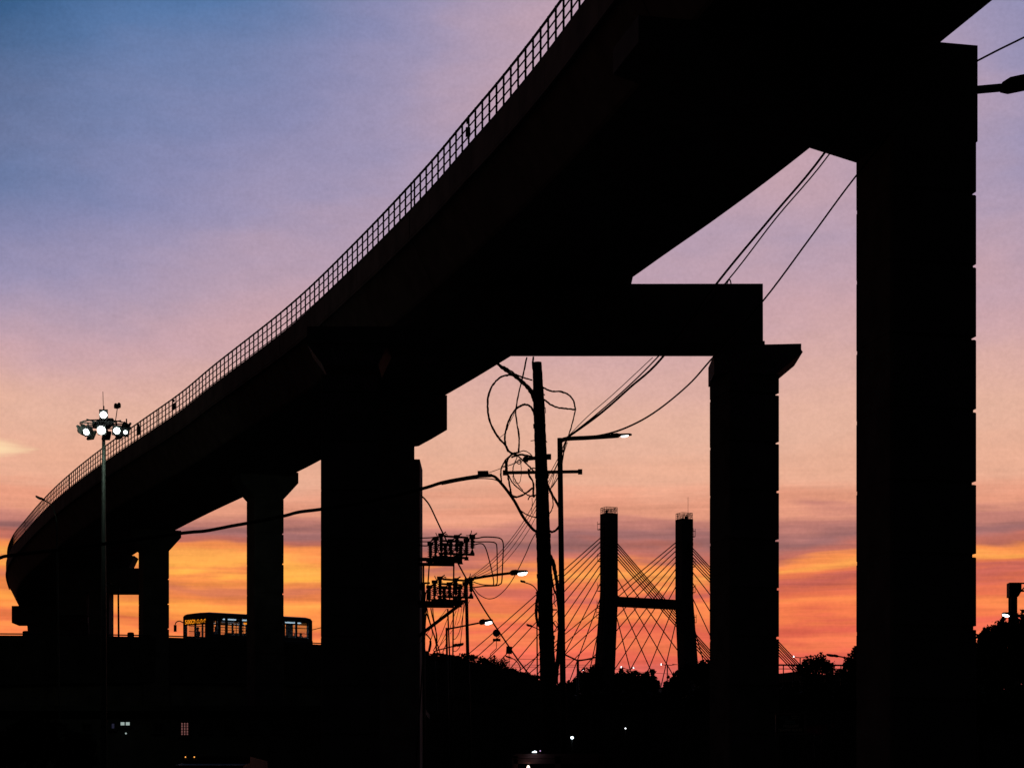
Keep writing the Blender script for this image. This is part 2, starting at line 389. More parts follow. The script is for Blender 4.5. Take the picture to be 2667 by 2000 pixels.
# near right pier with its long arm under the track
b1, c1, h1, r1, sw1 = pier(2228, 2540, 51.9, 530, dict(bottom=zat(417, 52.5)))
b = MB(); zt = soffit(51.9)-.16; zb = zat(417, 52.5)
b.prism([(sw1/2+.02, zt), (sw1/2+.02, zb), (-sw1/2, zb), (-sw1/2-1.45, zb+.33), (-7.4, zb+1.7), (-7.4, zt)], Vector((c1.x, c1.y, 0))-h1*(sw1/2-.02), r1, Vector((0, 0, 1)), h1*(sw1-.04))
b.build('pier_cap', M['concrete'], b1)
# hammerhead piers
def hammer(xl, xr, D, jy, z1px, oh, drop1, drop2, dx_b=.14, ohl=None):
    capbot = zat(z1px, D)-drop1-drop2
    bo, c, h, r, sw = pier(xl, xr, D, jy, dict(bottom=capbot))
    a = sw/2+oh; al = sw/2+(ohl if ohl else oh); q = sw/2+dx_b; zt = zat(z1px, D)
    b = MB(); b.prism([(a, zt), (a, zt-drop1), (q, zt-drop1-drop2+.15), (sw/2, zt-drop1-drop2), (-sw/2, zt-drop1-drop2), (-q, zt-drop1-drop2+.15), (-al, zt-drop1), (-al, zt)][::-1],
                      Vector((c.x, c.y, 0))-h*(sw/2+.06), r, Vector((0, 0, 1)), h*(sw+.12))
    for u in (-sw/2, sw/2): b.box(c+r*u+Vector((0, 0, (zt+soffit(D))/2)), (.7, sw*.8, max(.05, soffit(D)-zt)), r, h)
    b.build('pier_cap', M['concrete'], bo); return bo, c, h, r, sw
b3, c3, h3, r3, s3 = hammer(950, 1080, 97.8, 1230, 1030, 1.55, 1.60, .62, .8)
hammer(642, 739, 123.5, 1393, 1232, .86, .62, .95)
hammer(361, 440, 149.5, 1510, 1383, .84, .50, .95)
b = MB(); b.box(Vector(((1028-CX)/F*96.2, 96.6, zat(1210, 96.6)/2)), (136/F*96.2, 2.9, zat(1210, 96.6)), ); b.build('pier_jacket', M['concrete'], b3)
# far broad pier behind the flyover, left
D6 = 212; b6 = MB(); p6, h6, r6 = fpoint(s_at(D6))
x0, x1 = (92-CX)/F*D6, (236-CX)/F*D6; zc = zat(1625, D6)
b6.prism([(x0-.6, zc), (x0+.9, 0), (x1, 0), (x1, zc)][::-1], Vector((0, D6-1, 0)), Vector((1, 0, 0)), Vector((0, 0, 1)), Vector((0, 2.4, 0)))
o6 = b6.build('pier', M['concrete'], viaduct)
b6 = MB(); b6.box(Vector((((39-CX)/F*D6+x1)/2, D6+.2, (zat(1581, D6)+zc)/2)), (x1-(39-CX)/F*D6, 3.2, zat(1581, D6)-zc)); b6.build('pier_cap', M['concrete'], o6)
# far portal frame left of the fifth pier
Dp = 176; b7 = MB(); xa, xb = (232-CX)/F*Dp, (284-CX)/F*Dp
b7.box(Vector(((xa+xb)/2, Dp+1, zat(1538, Dp)/2)), (xb-xa, 2, zat(1538, Dp))); b7.box(Vector(((392-CX)/F*Dp, Dp+1, zat(1538, Dp)/2)), (1.7, 2, zat(1538, Dp)))
o7 = b7.build('portal_columns', M['concrete'], viaduct)
b7 = MB(); b7.box(Vector((((225-CX)/F*Dp+(420-CX)/F*Dp)/2, Dp+1, (zat(1538, Dp)+zat(1483, Dp))/2)), ((420-225)/F*Dp, 2.2, zat(1483, Dp)-zat(1538, Dp-2))); b7.prism([((x-CX)/F*Dp, zat(y, Dp)) for x, y in ((150, 1440), (150, 1600), (224, 1600), (224, 1484), (337, 1482.5), (337, 1474), (350, 1447), (300, 1440))], Vector((0, Dp+.1, 0)), Vector((1, 0, 0)), Vector((0, 0, 1)), Vector((0, 1.9, 0))); b7.build('crossbeam', M['concrete'], o7)
# near portal frame across the road
Dq = 75.5
def pq(x, y, D=Dq): return at(x, y, D)
hq = Vector((-.30, .954, 0)); rq = Vector((.954, .30, 0))
colr = column_mesh(Vector(((1938-CX)/F*76.6, 76.6, 0)), hq, rq, 1.93, 1.93, 0, zat(985, 76.6), zat(1036, 76.6)).build('portal_column', M['concrete'], viaduct)
b = MB(); Z0 = Vector((0, 0, 1)); o = Vector((0, 75.55, 0))
def P2(x, y, X=75.55, Z=77.8): return ((x-CX)/F*X, zat(y, Z))
b.prism([P2(*t) for t in [(1862, 932, 77.8), (1845, 957, 77.8), (1845, 1007, 77.8), (2022, 1007), (2026, 984, 75.55, 76.4), (2091, 924, 75.55, 76.0), (2087, 918, 75.55, 76.0), (2087, 895, 75.55, 75.55), (1992, 897, 75.55, 75.55), (1992, 888, 75.55, 75.55), (1980, 888, 75.55, 75.55)]], o, Vector((1, 0, 0)), Z0, Vector((0, 2.3, 0)))
b.build('column_head', M['concrete'], colr)
coll = column_mesh(Vector(((912-CX)/F*76.6, 76.6, 0)), Vector((-.08, .997, 0)), Vector((.997, .08, 0)), 2.1, 2.0, 0, zat(992, 76.6), zat(1036, 76.6)).build('portal_column', M['concrete'], viaduct)
b = MB(); b.prism([P2(*t) for t in [(800, 932), (840, 985), (985, 985), (1010, 932)]], o, Vector((1, 0, 0)), Z0, Vector((0, 2.2, 0))); b.build('column_head', M['concrete'], coll)
b = MB(); b.prism([P2(*t) for t in [(800, 850, 75.5, 75.5), (800, 931), (1987, 931), (1987, 739, 75.5, 75.5), (1240, 740, 75.5, 75.5), (1060, 850, 75.5, 75.5)]], Vector((0, 75.5, 0)), Vector((1, 0, 0)), Z0, Vector((0, 2.1, 0)))
b.box(at(1625, 729, 76.5), (.55, 1.6, .26)); bm = b.build('crossbeam', M['concrete'], viaduct)
b = MB(); b.tube(catmull([at(1893, 740, 76), at(1897, 731, 76), at(1901, 729, 76), at(1904, 739, 76)], 4), .025, 5); b.build('lifting_hook', M['iron'], bm)

# ------------------------------------------------------------------ road flyover with its railing
TR = [(-260, 1646), (0, 1648), (150, 1649), (300, 1651), (440, 1654), (600, 1661), (845, 1674), (970, 1684), (1090, 1697), (1200, 1713), (1300, 1735), (1365, 1756), (1425, 1777), (1475, 1798), (1520, 1826), (1560, 1862)]
def fly(px):
    k = (px-CX)/F; D = (24.4+.695*150)/(.695-k) if True else 0
    return (.695*(D-150)-24.4, D)
FP = []
for x, y in TR:
    X, D = fly(x); FP.append(Vector((X, D, zat(y, D))))
FPs = catmull(FP, 6); fh = Vector((.57, .82, 0)).normalized(); fn = Vector((-fh.y, fh.x, 0))    # fn points away from the camera side
flyover = empty('road_flyover', (FP[5].x, FP[5].y, 0), 'long dark road flyover with a low railing, running level behind the viaduct piers', 'flyover')
def fsweep(prof, P=None, low=None):
    P = P or FPs; m = len(prof); vs = []
    for p in P: vs += [p+fn*u+Vector((0, 0, z if not (low and i in low) else -p.z+terrain(p.y)-.5)) for i, (u, z) in enumerate(prof)]
    fs = [(i*m+k, i*m+(k+1) % m, (i+1)*m+(k+1) % m, (i+1)*m+k) for i in range(len(P)-1) for k in range(m)]
    fs += [tuple(range(m-1, -1, -1)), tuple((len(P)-1)*m+k for k in range(m))]
    return MB().poly(vs, fs)
PT = -.16      # parapet top below the rail's top
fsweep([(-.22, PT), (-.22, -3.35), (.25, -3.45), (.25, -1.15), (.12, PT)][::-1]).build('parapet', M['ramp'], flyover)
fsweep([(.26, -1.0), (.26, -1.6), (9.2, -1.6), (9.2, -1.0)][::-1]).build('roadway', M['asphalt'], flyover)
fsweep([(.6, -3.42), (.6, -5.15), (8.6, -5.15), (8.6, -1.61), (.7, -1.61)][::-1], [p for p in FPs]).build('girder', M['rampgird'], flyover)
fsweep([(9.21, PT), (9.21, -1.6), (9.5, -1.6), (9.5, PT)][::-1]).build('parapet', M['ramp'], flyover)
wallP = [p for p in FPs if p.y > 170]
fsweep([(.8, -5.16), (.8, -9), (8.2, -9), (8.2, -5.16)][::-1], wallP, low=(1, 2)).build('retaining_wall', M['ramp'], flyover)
for px in (-120, 60, 330, 560, 800, 1000):
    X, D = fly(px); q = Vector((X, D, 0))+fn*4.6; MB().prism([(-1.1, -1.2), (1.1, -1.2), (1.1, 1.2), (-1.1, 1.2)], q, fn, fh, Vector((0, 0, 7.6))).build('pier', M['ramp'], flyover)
rb = MB(); SF = cum(FPs); import bisect
def fat(s):
    i = min(len(SF)-2, bisect.bisect_right(SF, s)-1); return FPs[i].lerp(FPs[i+1], (s-SF[i])/(SF[i+1]-SF[i]))
rb.tube([p+Vector((0, 0, -.045)) for p in FPs], .045, 5)
rb.build('handrail', M['iron'], flyover)
def s_px(px):
    lo, hi = 0, SF[-1]
    for _ in range(40):
        m = (lo+hi)/2; q = fat(m)
        if q.x/q.y*F+CX < px: lo = m
        else: hi = m
    return lo
blocks = [s_px(68)+9.6*k for k in range(-1, 9)]
for s in blocks:
    q = fat(s); b = MB(); b.box(q+Vector((0, 0, -.06)), (.32, .34, .34), fh, fn); b.box(q+Vector((0, 0, .125)), (.26, .28, .04), fh, fn); b.build('railing_post', M['iron'], flyover)
for px in (1112, 1131, 1150, 1160, 1176, 1197, 1214, 1247, 1262, 1283, 1300, 1318, 1345, 1362, 1382, 1398, 1420, 1441):
    q = fat(s_px(px)); b = MB(); b.box(q+Vector((0, 0, -.03)), (.18+.25*random.random(), .2, .30), fh, fn); b.build('railing_post', M['iron'], flyover)

# ------------------------------------------------------------------ plants and trees
def leaf_cloud(cs, n, size, seed=1, up=False):
    """cs: list of (centre, radius vector); leaf-sized faces through each volume, denser towards the shell"""
    rg = np.random.default_rng(seed); V = []; Fc = []
    tot = sum((r.x*r.y*r.z)**(2/3) for c, r in cs)
    for c, r in cs:
        k = max(8, int(n*(r.x*r.y*r.z)**(2/3)/tot))
        d_ = rg.normal(size=(k, 3)); d_ /= np.linalg.norm(d_, axis=1)[:, None]
        rad = rg.random(k)**.45*(1+.16*rg.normal(size=k)).clip(.5, 1.4)
        P = np.array(c)+d_*rad[:, None]*np.array(r)
        a = rg.normal(size=(k, 3)); a /= np.linalg.norm(a, axis=1)[:, None]
        b_ = np.cross(a, rg.normal(size=(k, 3))); b_ /= np.linalg.norm(b_, axis=1)[:, None]
        s = size*(.5+rg.random(k))[:, None]
        quads = np.stack([P-a*s, P-b_*s*.55, P+a*s, P+b_*s*.55], 1)
        n0 = len(V); V += quads.reshape(-1, 3).tolist(); Fc += [(n0+4*i, n0+4*i+1, n0+4*i+2, n0+4*i+3) for i in range(k)]
    return MB().poly(V, Fc)
def tree(blobs, D, n, size, label, seed, name='tree', group='trees along the skyline', bare=0, zlow=None):
    """blobs: (px, py, radius px) clumps that make the crown, as they stand in the photo"""
    rg = random.Random(seed); cs = []
    for x, y, r in blobs:
        rr = r/F*D; c = at(x, y, D+rg.uniform(-1, 1)*rr*.8)
        cs.append((c, Vector((rr, rr*1.1, rr))))
        for k in range(4):
            a = rg.uniform(0, 6.28); e = rg.uniform(-.3, 1.2)
            cs.append((c+Vector((math.cos(a)*math.cos(e), math.sin(a)*math.cos(e), math.sin(e)))*rr*.85, Vector((1, 1, 1))*rr*rg.uniform(.22, .42)))
    for x, y, r in blobs:
        if r > 15 and y < 1800:
            for k in range(3):
                a = rg.uniform(-1.0, 1.0); rr = r/F*D; c = at(x, y, D)+Vector((math.sin(a), rg.uniform(-.3, .3), math.cos(a)))*rr*rg.uniform(.95, 1.25); cs.append((c, Vector((.10, .10, rg.uniform(.16, .34)))*rr))
    mx = sum(b[0] for b in blobs)/len(blobs); base = at(mx, 2000, D); base.z = terrain(D, base.x)-.2
    root = empty(name, base, label, 'tree', group)
    leaf_cloud(cs, n, size, seed).build('crown', M['leaf'], root)
    t = MB(); topz = min(zat(max(b[1] for b in blobs), D), 999); fork = Vector((base.x, base.y, max(base.z+1.2, topz-1)))
    t.tube([base, (base+fork)/2+Vector((.1, 0, 0)), fork], [.28, .22, .17], 8)
    for c, r in cs[::5]:
        t.tube(catmull([fork-Vector((0, 0, .4)), fork.lerp(c, .5)+Vector((rg.uniform(-.3, .3), 0, .3)), c+Vector((0, 0, r.z*.5))], 4), [.12-.09*i/8 for i in range(9)], 5)
    for k in range(bare):
        c, r = cs[rg.randrange(len(cs))]; a = rg.uniform(-1.1, 1.1); L = r.x*rg.uniform(.9, 1.5)
        q = c+Vector((math.sin(a)*L, rg.uniform(-.4, .4), math.cos(a)*L)); t.tube([c, c.lerp(q, .6)+Vector((rg.uniform(-.1, .1), 0, 0)), q], [.05, .03, .012], 4)
        q2 = c.lerp(q, .6); t.tube([q2, q2+Vector((rg.uniform(-.5, .5), 0, .4))*L*.4], [.02, .01], 4)
    t.build('trunk', M['bark'], root, True); return root
TREES = [
    ([(1455, 1800, 22), (1480, 1795, 18), (1430, 1800, 22), (1500, 1790, 16)], 215, 3000, .18, 'low dark bush behind the foot of the leaning utility pole', 2, 0),
    ([(1530, 1765, 24), (1553, 1752, 18), (1515, 1785, 20), (1545, 1790, 30), (1556, 1735, 7)], 260, 3600, .2, 'bushy tree left of the foot of the left bridge tower', 3, 5),
    ([(1622, 1775, 26), (1650, 1768, 20), (1640, 1795, 30), (1610, 1762, 10)], 250, 3600, .2, 'round tree right of the foot of the left bridge tower', 4, 2),
    ([(1683, 1770, 16), (1700, 1750, 8), (1698, 1768, 10), (1670, 1785, 22), (1700, 1790, 20), (1685, 1752, 5)], 245, 3400, .18, 'tree with upright sprigs midway between the two bridge towers', 5, 8),
    ([(1758, 1785, 24), (1778, 1765, 22), (1795, 1752, 20), (1740, 1792, 14), (1775, 1810, 36), (1735, 1780, 6)], 235, 4400, .2, 'large leafy tree left of the foot of the right bridge tower', 6, 3),
    ([(1835, 1745, 24), (1862, 1745, 22), (1830, 1730, 10), (1850, 1775, 36)], 230, 3800, .2, 'tree behind the near portal column at the right bridge tower', 7, 4),
    ([(2112, 1735, 24), (2135, 1728, 24), (2092, 1748, 18), (2160, 1742, 18), (2135, 1775, 40), (2185, 1755, 12), (2085, 1738, 7)], 260, 5200, .17, 'domed twiggy tree between the portal column and the near right pier', 8, 26),
    ([(2216, 1722, 16), (2232, 1708, 16), (2245, 1725, 26), (2205, 1735, 10), (2228, 1760, 36), (2228, 1690, 7)], 200, 3800, .15, 'ragged tree at the left edge of the near right pier', 9, 20),
    ([(2575, 1672, 34), (2605, 1655, 34), (2640, 1650, 38), (2680, 1650, 50), (2560, 1705, 30), (2562, 1745, 34), (2568, 1790, 44), (2600, 1740, 70), (2670, 1740, 80), (2563, 1655, 10), (2566, 1642, 5), (2548, 1692, 10), (2560, 1712, 26), (2590, 1700, 40)], 140, 24000, .13, 'big dense tree at the lower right edge below the gantry', 10, 6),
    ([(1330, 1832, 36), (1390, 1838, 34), (1440, 1840, 34)], 200, 3000, .2, 'dark bush below the ramp beside the utility pole', 11, 0),
    ([(1960, 1850, 60), (2050, 1840, 50), (2130, 1835, 52), (2210, 1830, 50)], 150, 6000, .2, 'wide dark hedge tree behind the traffic rules sign', 12, 0),
    ([(1540, 1850, 50), (1590, 1822, 38), (1640, 1850, 50), (1700, 1835, 40), (1740, 1855, 50), (1815, 1838, 44)], 160, 6000, .2, 'wide dark shrub mass below the two bridge towers', 13, 0),
    ([(2450, 1840, 60), (2560, 1840, 60), (2650, 1850, 60)], 120, 6000, .18, 'dark leafy mass at the bottom right corner', 14, 0),
    ([(90, 1930, 60), (200, 1960, 50), (20, 1950, 50)], 70, 6000, .12, 'dark bush in the bottom left corner', 15, 0),
]
for bl, D, n, sz, lab, sd, bare in TREES: tree(bl, D, n, sz, lab, sd, bare=bare)
# planting boxes along the flyover railing
def planter(px0, px1, h, lab, seed):
    s0, s1 = s_px(px0), s_px(px1); rg = random.Random(seed); cs = []
    for k in range(7):
        q = fat(s0+(s1-s0)*(k+.5)/7); q = q+fn*.35; cs.append((q+Vector((0, 0, h*rg.uniform(.15, .9)-.1)), Vector((.40, .3, h*.6*rg.uniform(.5, 1.1)))))
    root = empty('shrub', fat((s0+s1)/2)+fn*.5-Vector((0, 0, 1.0)), lab, 'shrub', 'shrubs along the flyover railing')
    leaf_cloud(cs, 560, .10, seed).build('foliage', M['leaf'], root)
    b = MB(); q0, q1 = fat(s0)+fn*.5, fat(s1)+fn*.5; b.span(q0-Vector((0, 0, .75)), q1-Vector((0, 0, .75)), .4, .5)
    for c, r in cs: b.tube([c-Vector((0, 0, 1.0)), c+Vector((0, 0, .1))], .03, 5)
    b.build('planter_box', M['ramp'], root)
planter(1096, 1118, .35, 'small shrub on the flyover by the left foot of the switch structure', 21)
planter(1214, 1244, .55, 'low shrub on the flyover behind the foot of the lit street lamp', 22)
planter(1262, 1287, .5, 'shrub at the foot of the round sign post', 23)
planter(1290, 1328, .85, 'tallest shrub on the flyover, under the square sign', 24)
planter(1332, 1372, .3, 'shrub on the falling part of the flyover below the arched lamp', 25)
planter(1140, 1205, .22, 'low row of shrubs on the flyover between the switch posts', 27)
planter(1376, 1412, .45, 'last shrub on the flyover, left of the leaning utility pole', 26)

# ------------------------------------------------------------------ cable-stayed bridge
D0 = 420.0; ax = Vector((-.44, .898, 0)); an = Vector((.898, .44, 0)); legL = Vector(((1586-CX)/F*D0, D0, 0)); legR = legL+an*17.36
ZD = CAMZ+29.3
bridge = empty('cable_stayed_bridge', (legL+legR)/2+Vector((0, 0, terrain(424))), 'distant cable-stayed bridge with a tall two-legged tower and fans of stays', 'bridge')
ztop, zkink, zbot = CAMZ+62.0, CAMZ+45.0, CAMZ+20
for leg, sg in ((legL, -1), (legR, 1)):
    b = MB(); w = 2.62; sec = []
    for z, off, ww in ((zbot, sg*1.95, 3.4), (CAMZ+30.5, sg*1.0, 3.05), (zkink-1.2, sg*.12, 2.72), (zkink+1.5, 0, 2.62), (ztop-.25, 0, 2.62), (ztop, 0, 2.62)):
        c = leg+an*off; sec.append([c+an*(ww/2*a)+ax*(ww/2*bb)+Vector((0, 0, z)) for a, bb in ((-1, -1), (1, -1), (1, 1), (-1, 1))])
    vs = [p for s in sec for p in s]
    b.poly(vs, [(3, 2, 1, 0), tuple(20+i for i in range(4))]+[(i*4+k, i*4+(k+1) % 4, (i+1)*4+(k+1) % 4, (i+1)*4+k) for i in range(5) for k in range(4)])
    lg = b.build('tower_leg', M['concrete'], bridge)
    t = MB(); hw = 1.22; zc = ztop
    for z in (zc+.4, zc+.8, zc+1.2):
        P = [leg+an*(hw*a)+ax*(hw*bb)+Vector((0, 0, z)) for a, bb in ((-1, -1), (1, -1), (1, 1), (-1, 1), (-1, -1))]
        for p, q in zip(P, P[1:]): t.span(p, q, .08 if z > zc+1.1 else .045)
    for k in range(9):
        for sgn in (-1, 1):
            t.span(leg+an*(hw*(-1+k/4))+ax*hw*sgn+Vector((0, 0, zc)), leg+an*(hw*(-1+k/4))+ax*hw*sgn+Vector((0, 0, zc+1.2)), .09)
            if k % 3 == 0: t.span(leg+an*hw*sgn+ax*(hw*(-1+k/4))+Vector((0, 0, zc)), leg+an*hw*sgn+ax*(hw*(-1+k/4))+Vector((0, 0, zc+1.2)), .09)
            if k % 2 and k < 8: t.span(leg+an*(hw*(-1+k/4))+ax*hw*sgn+Vector((0, 0, zc+.2)), leg+an*(hw*(-1+(k+1)/4))+ax*hw*sgn+Vector((0, 0, zc+1.1)), .05)
    t.box(leg+an*.5*sg+Vector((0, 0, zc+.35)), (.5, .5, .7))
    t.build('top_railing', M['iron'], lg)
    # maintenance platforms and ladder on the outer face
    t = MB(); base = leg+an*(sg*(w/2+.22))-ax*.6
    for z in ((58.8, 52.5, 46.6, 43.2, 41.3) if sg < 0 else (58.6, 52.5, 47.3, 41.2)):
        off = base+an*sg*max(0, (45-z)*.062)+Vector((0, 0, CAMZ+z))
        for zz in (0, 1.1):
            for a, bb in (((0, 0), (.75, 0)), ((.75, 0), (.75, 1.2)), ((.75, 1.2), (0, 1.2))):
                t.span(off+an*sg*a[0]+ax*a[1]+Vector((0, 0, zz)), off+an*sg*bb[0]+ax*bb[1]+Vector((0, 0, zz)), .07)
        for a in ((.75, 0), (.75, 1.2), (.4, 0)): t.span(off+an*sg*a[0]+ax*a[1], off+an*sg*a[0]+ax*a[1]+Vector((0, 0, 1.6)), .07)
        t.box(off+an*sg*.37+ax*.6, (.75, 1.2, .12), an, ax); t.build('platform', M['iron'], lg); t = MB()
    t.tube([base+Vector((0, 0, CAMZ+60.4)), base+Vector((0, 0, CAMZ+45)), base+an*sg*.68+Vector((0, 0, CAMZ+34))], .1, 5); z = 60
    while z > 34:
        o1 = base-an*sg*.02+an*sg*max(0, (45-z)*.062)+Vector((0, 0, CAMZ+z)); t.box(o1, (.25, .5, .30 if int(z*2) % 3 else .7), an, ax); z -= 1.0
    t.build('ladder', M['iron'], lg)
    mn = [(100.5, 58.4), (90, 57.7), (79, 56.8), (68, 55.8), (55.5, 54.8), (44, 53.6), (35.8, 52.3), (26.9, 50.6), (17.3, 48.6), (9.1, 46.2)]
    bk = [(42.4, 57.3), (41.7, 56.8), (41.1, 56.2), (40.3, 55.5), (39.5, 54.8), (38.7, 54.2), (31.5, 52.7), (24.1, 50.9), (17.1, 48.4), (9.2, 45.4)]
    for lst, sn in ((mn, 1), (bk, -1)):
        for s, z in lst:
            foot = leg+an*sg*1.0+ax*(s*sn)+Vector((0, 0, ZD)); head = leg+ax*(1.1*sn)+Vector((0, 0, CAMZ+z))
            foot = leg+ax*(s*sn)+Vector((0, 0, ZD)); foot = head+(foot-head)*((head.z-ZD+3.0)/(head.z-ZD)); mid = (foot+head)/2-Vector((0, 0, s*.004))
            MB().tube([foot, mid, head], 0.115 if sn < 0 and s > 35 else .105, 5).build('stay_cable', M['iron'], bridge)
b = MB(); b.span(legL+an*1.2+Vector((0, 0, CAMZ+44.65)), legR-an*1.2+Vector((0, 0, CAMZ+44.65)), 2.0, 1.85); b.build('crossbeam', M['concrete'], bridge)
b = MB(); q = legR+an*.9+Vector((0, 0, ztop)); b.span(q, q+Vector((0, 0, 4.6)), .06); b.build('lightning_rod', M['iron'], bridge)
cen = (legL+legR)/2
b = MB(); b.span(cen-ax*70+Vector((0, 0, ZD-4.2)), cen+ax*112+Vector((0, 0, ZD-4.2)), 20, 1.0); b.build('bridge_deck', M['concrete'], bridge)
for sgn in (-1, 1):
    b = MB(); b.span(cen-ax*70+an*sgn*9.8+Vector((0, 0, ZD-3.4)), cen+ax*112+an*sgn*9.8+Vector((0, 0, ZD-3.4)), .15, .55); b.build('parapet', M['concrete'], bridge)
for s in (-58, -36, 60, 104):
    c = cen+ax*s; b = MB(); zb = terrain(c.y); 
    if ZD-4.7-zb > .6: b.box(Vector((c.x, c.y, (ZD-4.7+zb)/2)), (14, 1.6, ZD-4.7-zb), an, ax).build('bridge_pier', M['concrete'], bridge)
    else: pass

def far_railing():
    D = 300; a = at(2015, 1731, D); c = at(2215, 1732, D+4); root = empty('road_railing', Vector(((a.x+c.x)/2, D+2, a.z-7)), 'thin level railing of a far road between the portal column and the near right pier', 'railing')
    b = MB(); b.span(a, c, .12, .22); b.span(a-Vector((0, 0, .55)), c-Vector((0, 0, .55)), .08, .10); b.build('rail', M['iron'], root)
    for k in range(9): p = a.lerp(c, k/8); MB().span(p, p-Vector((0, 0, 7.5)), .14).build('post', M['iron'], root)
far_railing()
# ------------------------------------------------------------------ street lamps
def lamp_post(pole, arm, head, D, w, label, lit=True, wtop=None, name='street_lamp', hh=7, group=None, litfrac=(.35, 1.0), down=1, tiltback=0, base_z=None, ld=1.0, pm='iron'):
    """pole: [(x,y)..] top to bottom; arm: path; head: (x0,y0,x1,y1)"""
    bz = terrain(D) if base_z is None else base_z
    ptop = at(pole[0][0], pole[0][1], D); pb = at(pole[-1][0], pole[-1][1], D); foot = Vector((pb.x+(pb.x-ptop.x)/max(.1, (ptop.z-pb.z))*(pb.z-bz), D, bz))
    root = empty(name, foot, label, 'street lamp', group); wm = w*1.08/F*D
    b = MB(); b.tube([foot, ptop], [wm/2*1.15, (wtop or w)/F*D/2], 10); b.lathe([(wm*1.3, 0), (wm*1.3, .05), (wm*.7, .3)], foot, 10)
    b.build('pole', M[pm], root, True)
    b = MB(); P = catmull([at(x, y, D) for x, y in arm], 5); b.tube(P, [max(.028, wm*.37)]*len(P), 6); b.build('arm', M['steel'], root, True)
    x0, y0, x1, y1 = head; p = at(x0, y0, D); q = at(x1, y1, D); L = (q-p).length; h = hh/F*D; dr = (q-p).normalized(); up = Vector((0, 0, 1)); sd = Vector((0, 1, 0)); ez = dr.cross(sd)*-1
    if ez.z < 0: ez = -ez
    b = MB(); W = max(.12, h*1.3)
    b.prism([(0, -.25*h), (.1*L, -.5*h), (.42*L, -.45*h), (.46*L, -.2*h), (.98*L, -.14*h), (L, .05*h), (.92*L, .28*h), (.45*L, .42*h), (.35*L, .6*h), (.12*L, .55*h), (0, .25*h)], p-sd*W/2, dr, ez, sd*W)
    hd = b.build('lamp_head', M['iron'], root)
    a0, a1 = litfrac; b = MB()
    b.prism([(a0*L, -.22*h), (a0*L+.05*L, -(.22+.40*ld)*h), ((a0+a1)/2*L, -(.22+.52*ld)*h), (a1*L-.08*L, -(.18+.37*ld)*h), (a1*L-.02*L, -.16*h)], p-sd*W*.42, dr, ez, sd*W*.84)
    b.build('lamp_lens', M['led'] if lit else M['white'], hd)
    return root
lamp_post([(1458, 1141), (1461, 1400), (1466, 1780)], [(1458, 1150), (1475, 1143), (1530, 1140), (1592, 1136)], (1586, 1136, 1646, 1132), 60, 14, 'tall steel street lamp right of the leaning utility pole, thin white light under its head', True, 13.5, hh=10, litfrac=(.52, .86), ld=.45)
lamp_post([(1214, 1505), (1216, 1600), (1218, 1700)], [(1214, 1510), (1240, 1505), (1290, 1497), (1330, 1492)], (1328, 1492, 1375, 1488), 92, 8.5, 'lit street lamp on a long arm right of the switch structure', True, hh=12, litfrac=(.42, .98))
lamp_post([(1163, 1634), (1164, 1700)], [(1163, 1638), (1190, 1633), (1252, 1621)], (1248, 1621, 1284, 1615), 120, 5.5, 'small lit street lamp below the switch structure, left of the round sign', True, hh=12, litfrac=(.38, .98))
lamp_post([(1131, 1694), (1132, 1715)], [(1131, 1696), (1150, 1690), (1182, 1682)], (1178, 1682, 1208, 1675), 150, 4, 'unlit lamp arm just above the flyover railing, under the switch structure', False, hh=7)
lamp_post([(1398, 1545), (1399, 1700)], [(1399, 1545), (1397, 1535), (1385, 1523), (1366, 1516)], (1368, 1516, 1355, 1511), 195, 3.5, 'unlit curved lamp arm reaching left of the leaning pole, the upper of two', False, hh=5, group='curved lamps left of the leaning pole')
lamp_post([(1408, 1650), (1409, 1720)], [(1408, 1648), (1404, 1640), (1396, 1635), (1382, 1630)], (1386, 1631, 1371, 1625), 215, 3, 'unlit curved lamp arm reaching left of the leaning pole, the lower of two', False, hh=5, group='curved lamps left of the leaning pole')
lamp_post([(1355, 1736), (1355, 1760)], [(1355, 1738), (1350, 1727), (1340, 1717), (1330, 1712)], (1332, 1713, 1316, 1707), 190, 3, 'arched lamp arm just right of the square sign on the falling ramp', False, hh=4)
lamp_post([(148, 1360), (150, 1480), (151, 1600)], [(148, 1362), (144, 1340), (134, 1315), (112, 1301)], (116, 1303, 93, 1291), 110, 4.5, 'curved street lamp in front of the far left bend of the viaduct', False, hh=6, pm='iron')
lamp_post([(308, 1530), (309, 1655)], [(308, 1534), (300, 1526), (288, 1522)], (290, 1522, 270, 1520), 152, 4.5, 'thin pole standing in the gap left of the viaduct pier by the bus', False, hh=6, base_z=13)
lamp_post([(2420, 245), (2440, 900), (2440, 1900)], [(2424, 248), (2500, 240), (2542, 235), (2620, 228)], (2608, 228, 2790, 196), 60, 26, 'street lamp at the top right, its arm coming out from behind the near right pier', False, hh=30, litfrac=(.5, .9))
lamp_post([(2250, 1722), (2252, 1800)], [(2250, 1722), (2215, 1714), (2180, 1708)], (2184, 1709, 2152, 1703), 120, 4.5, 'unlit lamp head pointing left beside the ragged tree at the near right pier', False, hh=6)
lamp_post([(2740, 1612), (2740, 1800)], [(2740, 1612), (2667, 1603), (2632, 1599)], (2636, 1600, 2610, 1597), 120, 6, 'lit lamp crossing the lattice gantry column at the right edge', True, hh=10, litfrac=(.25, .95))
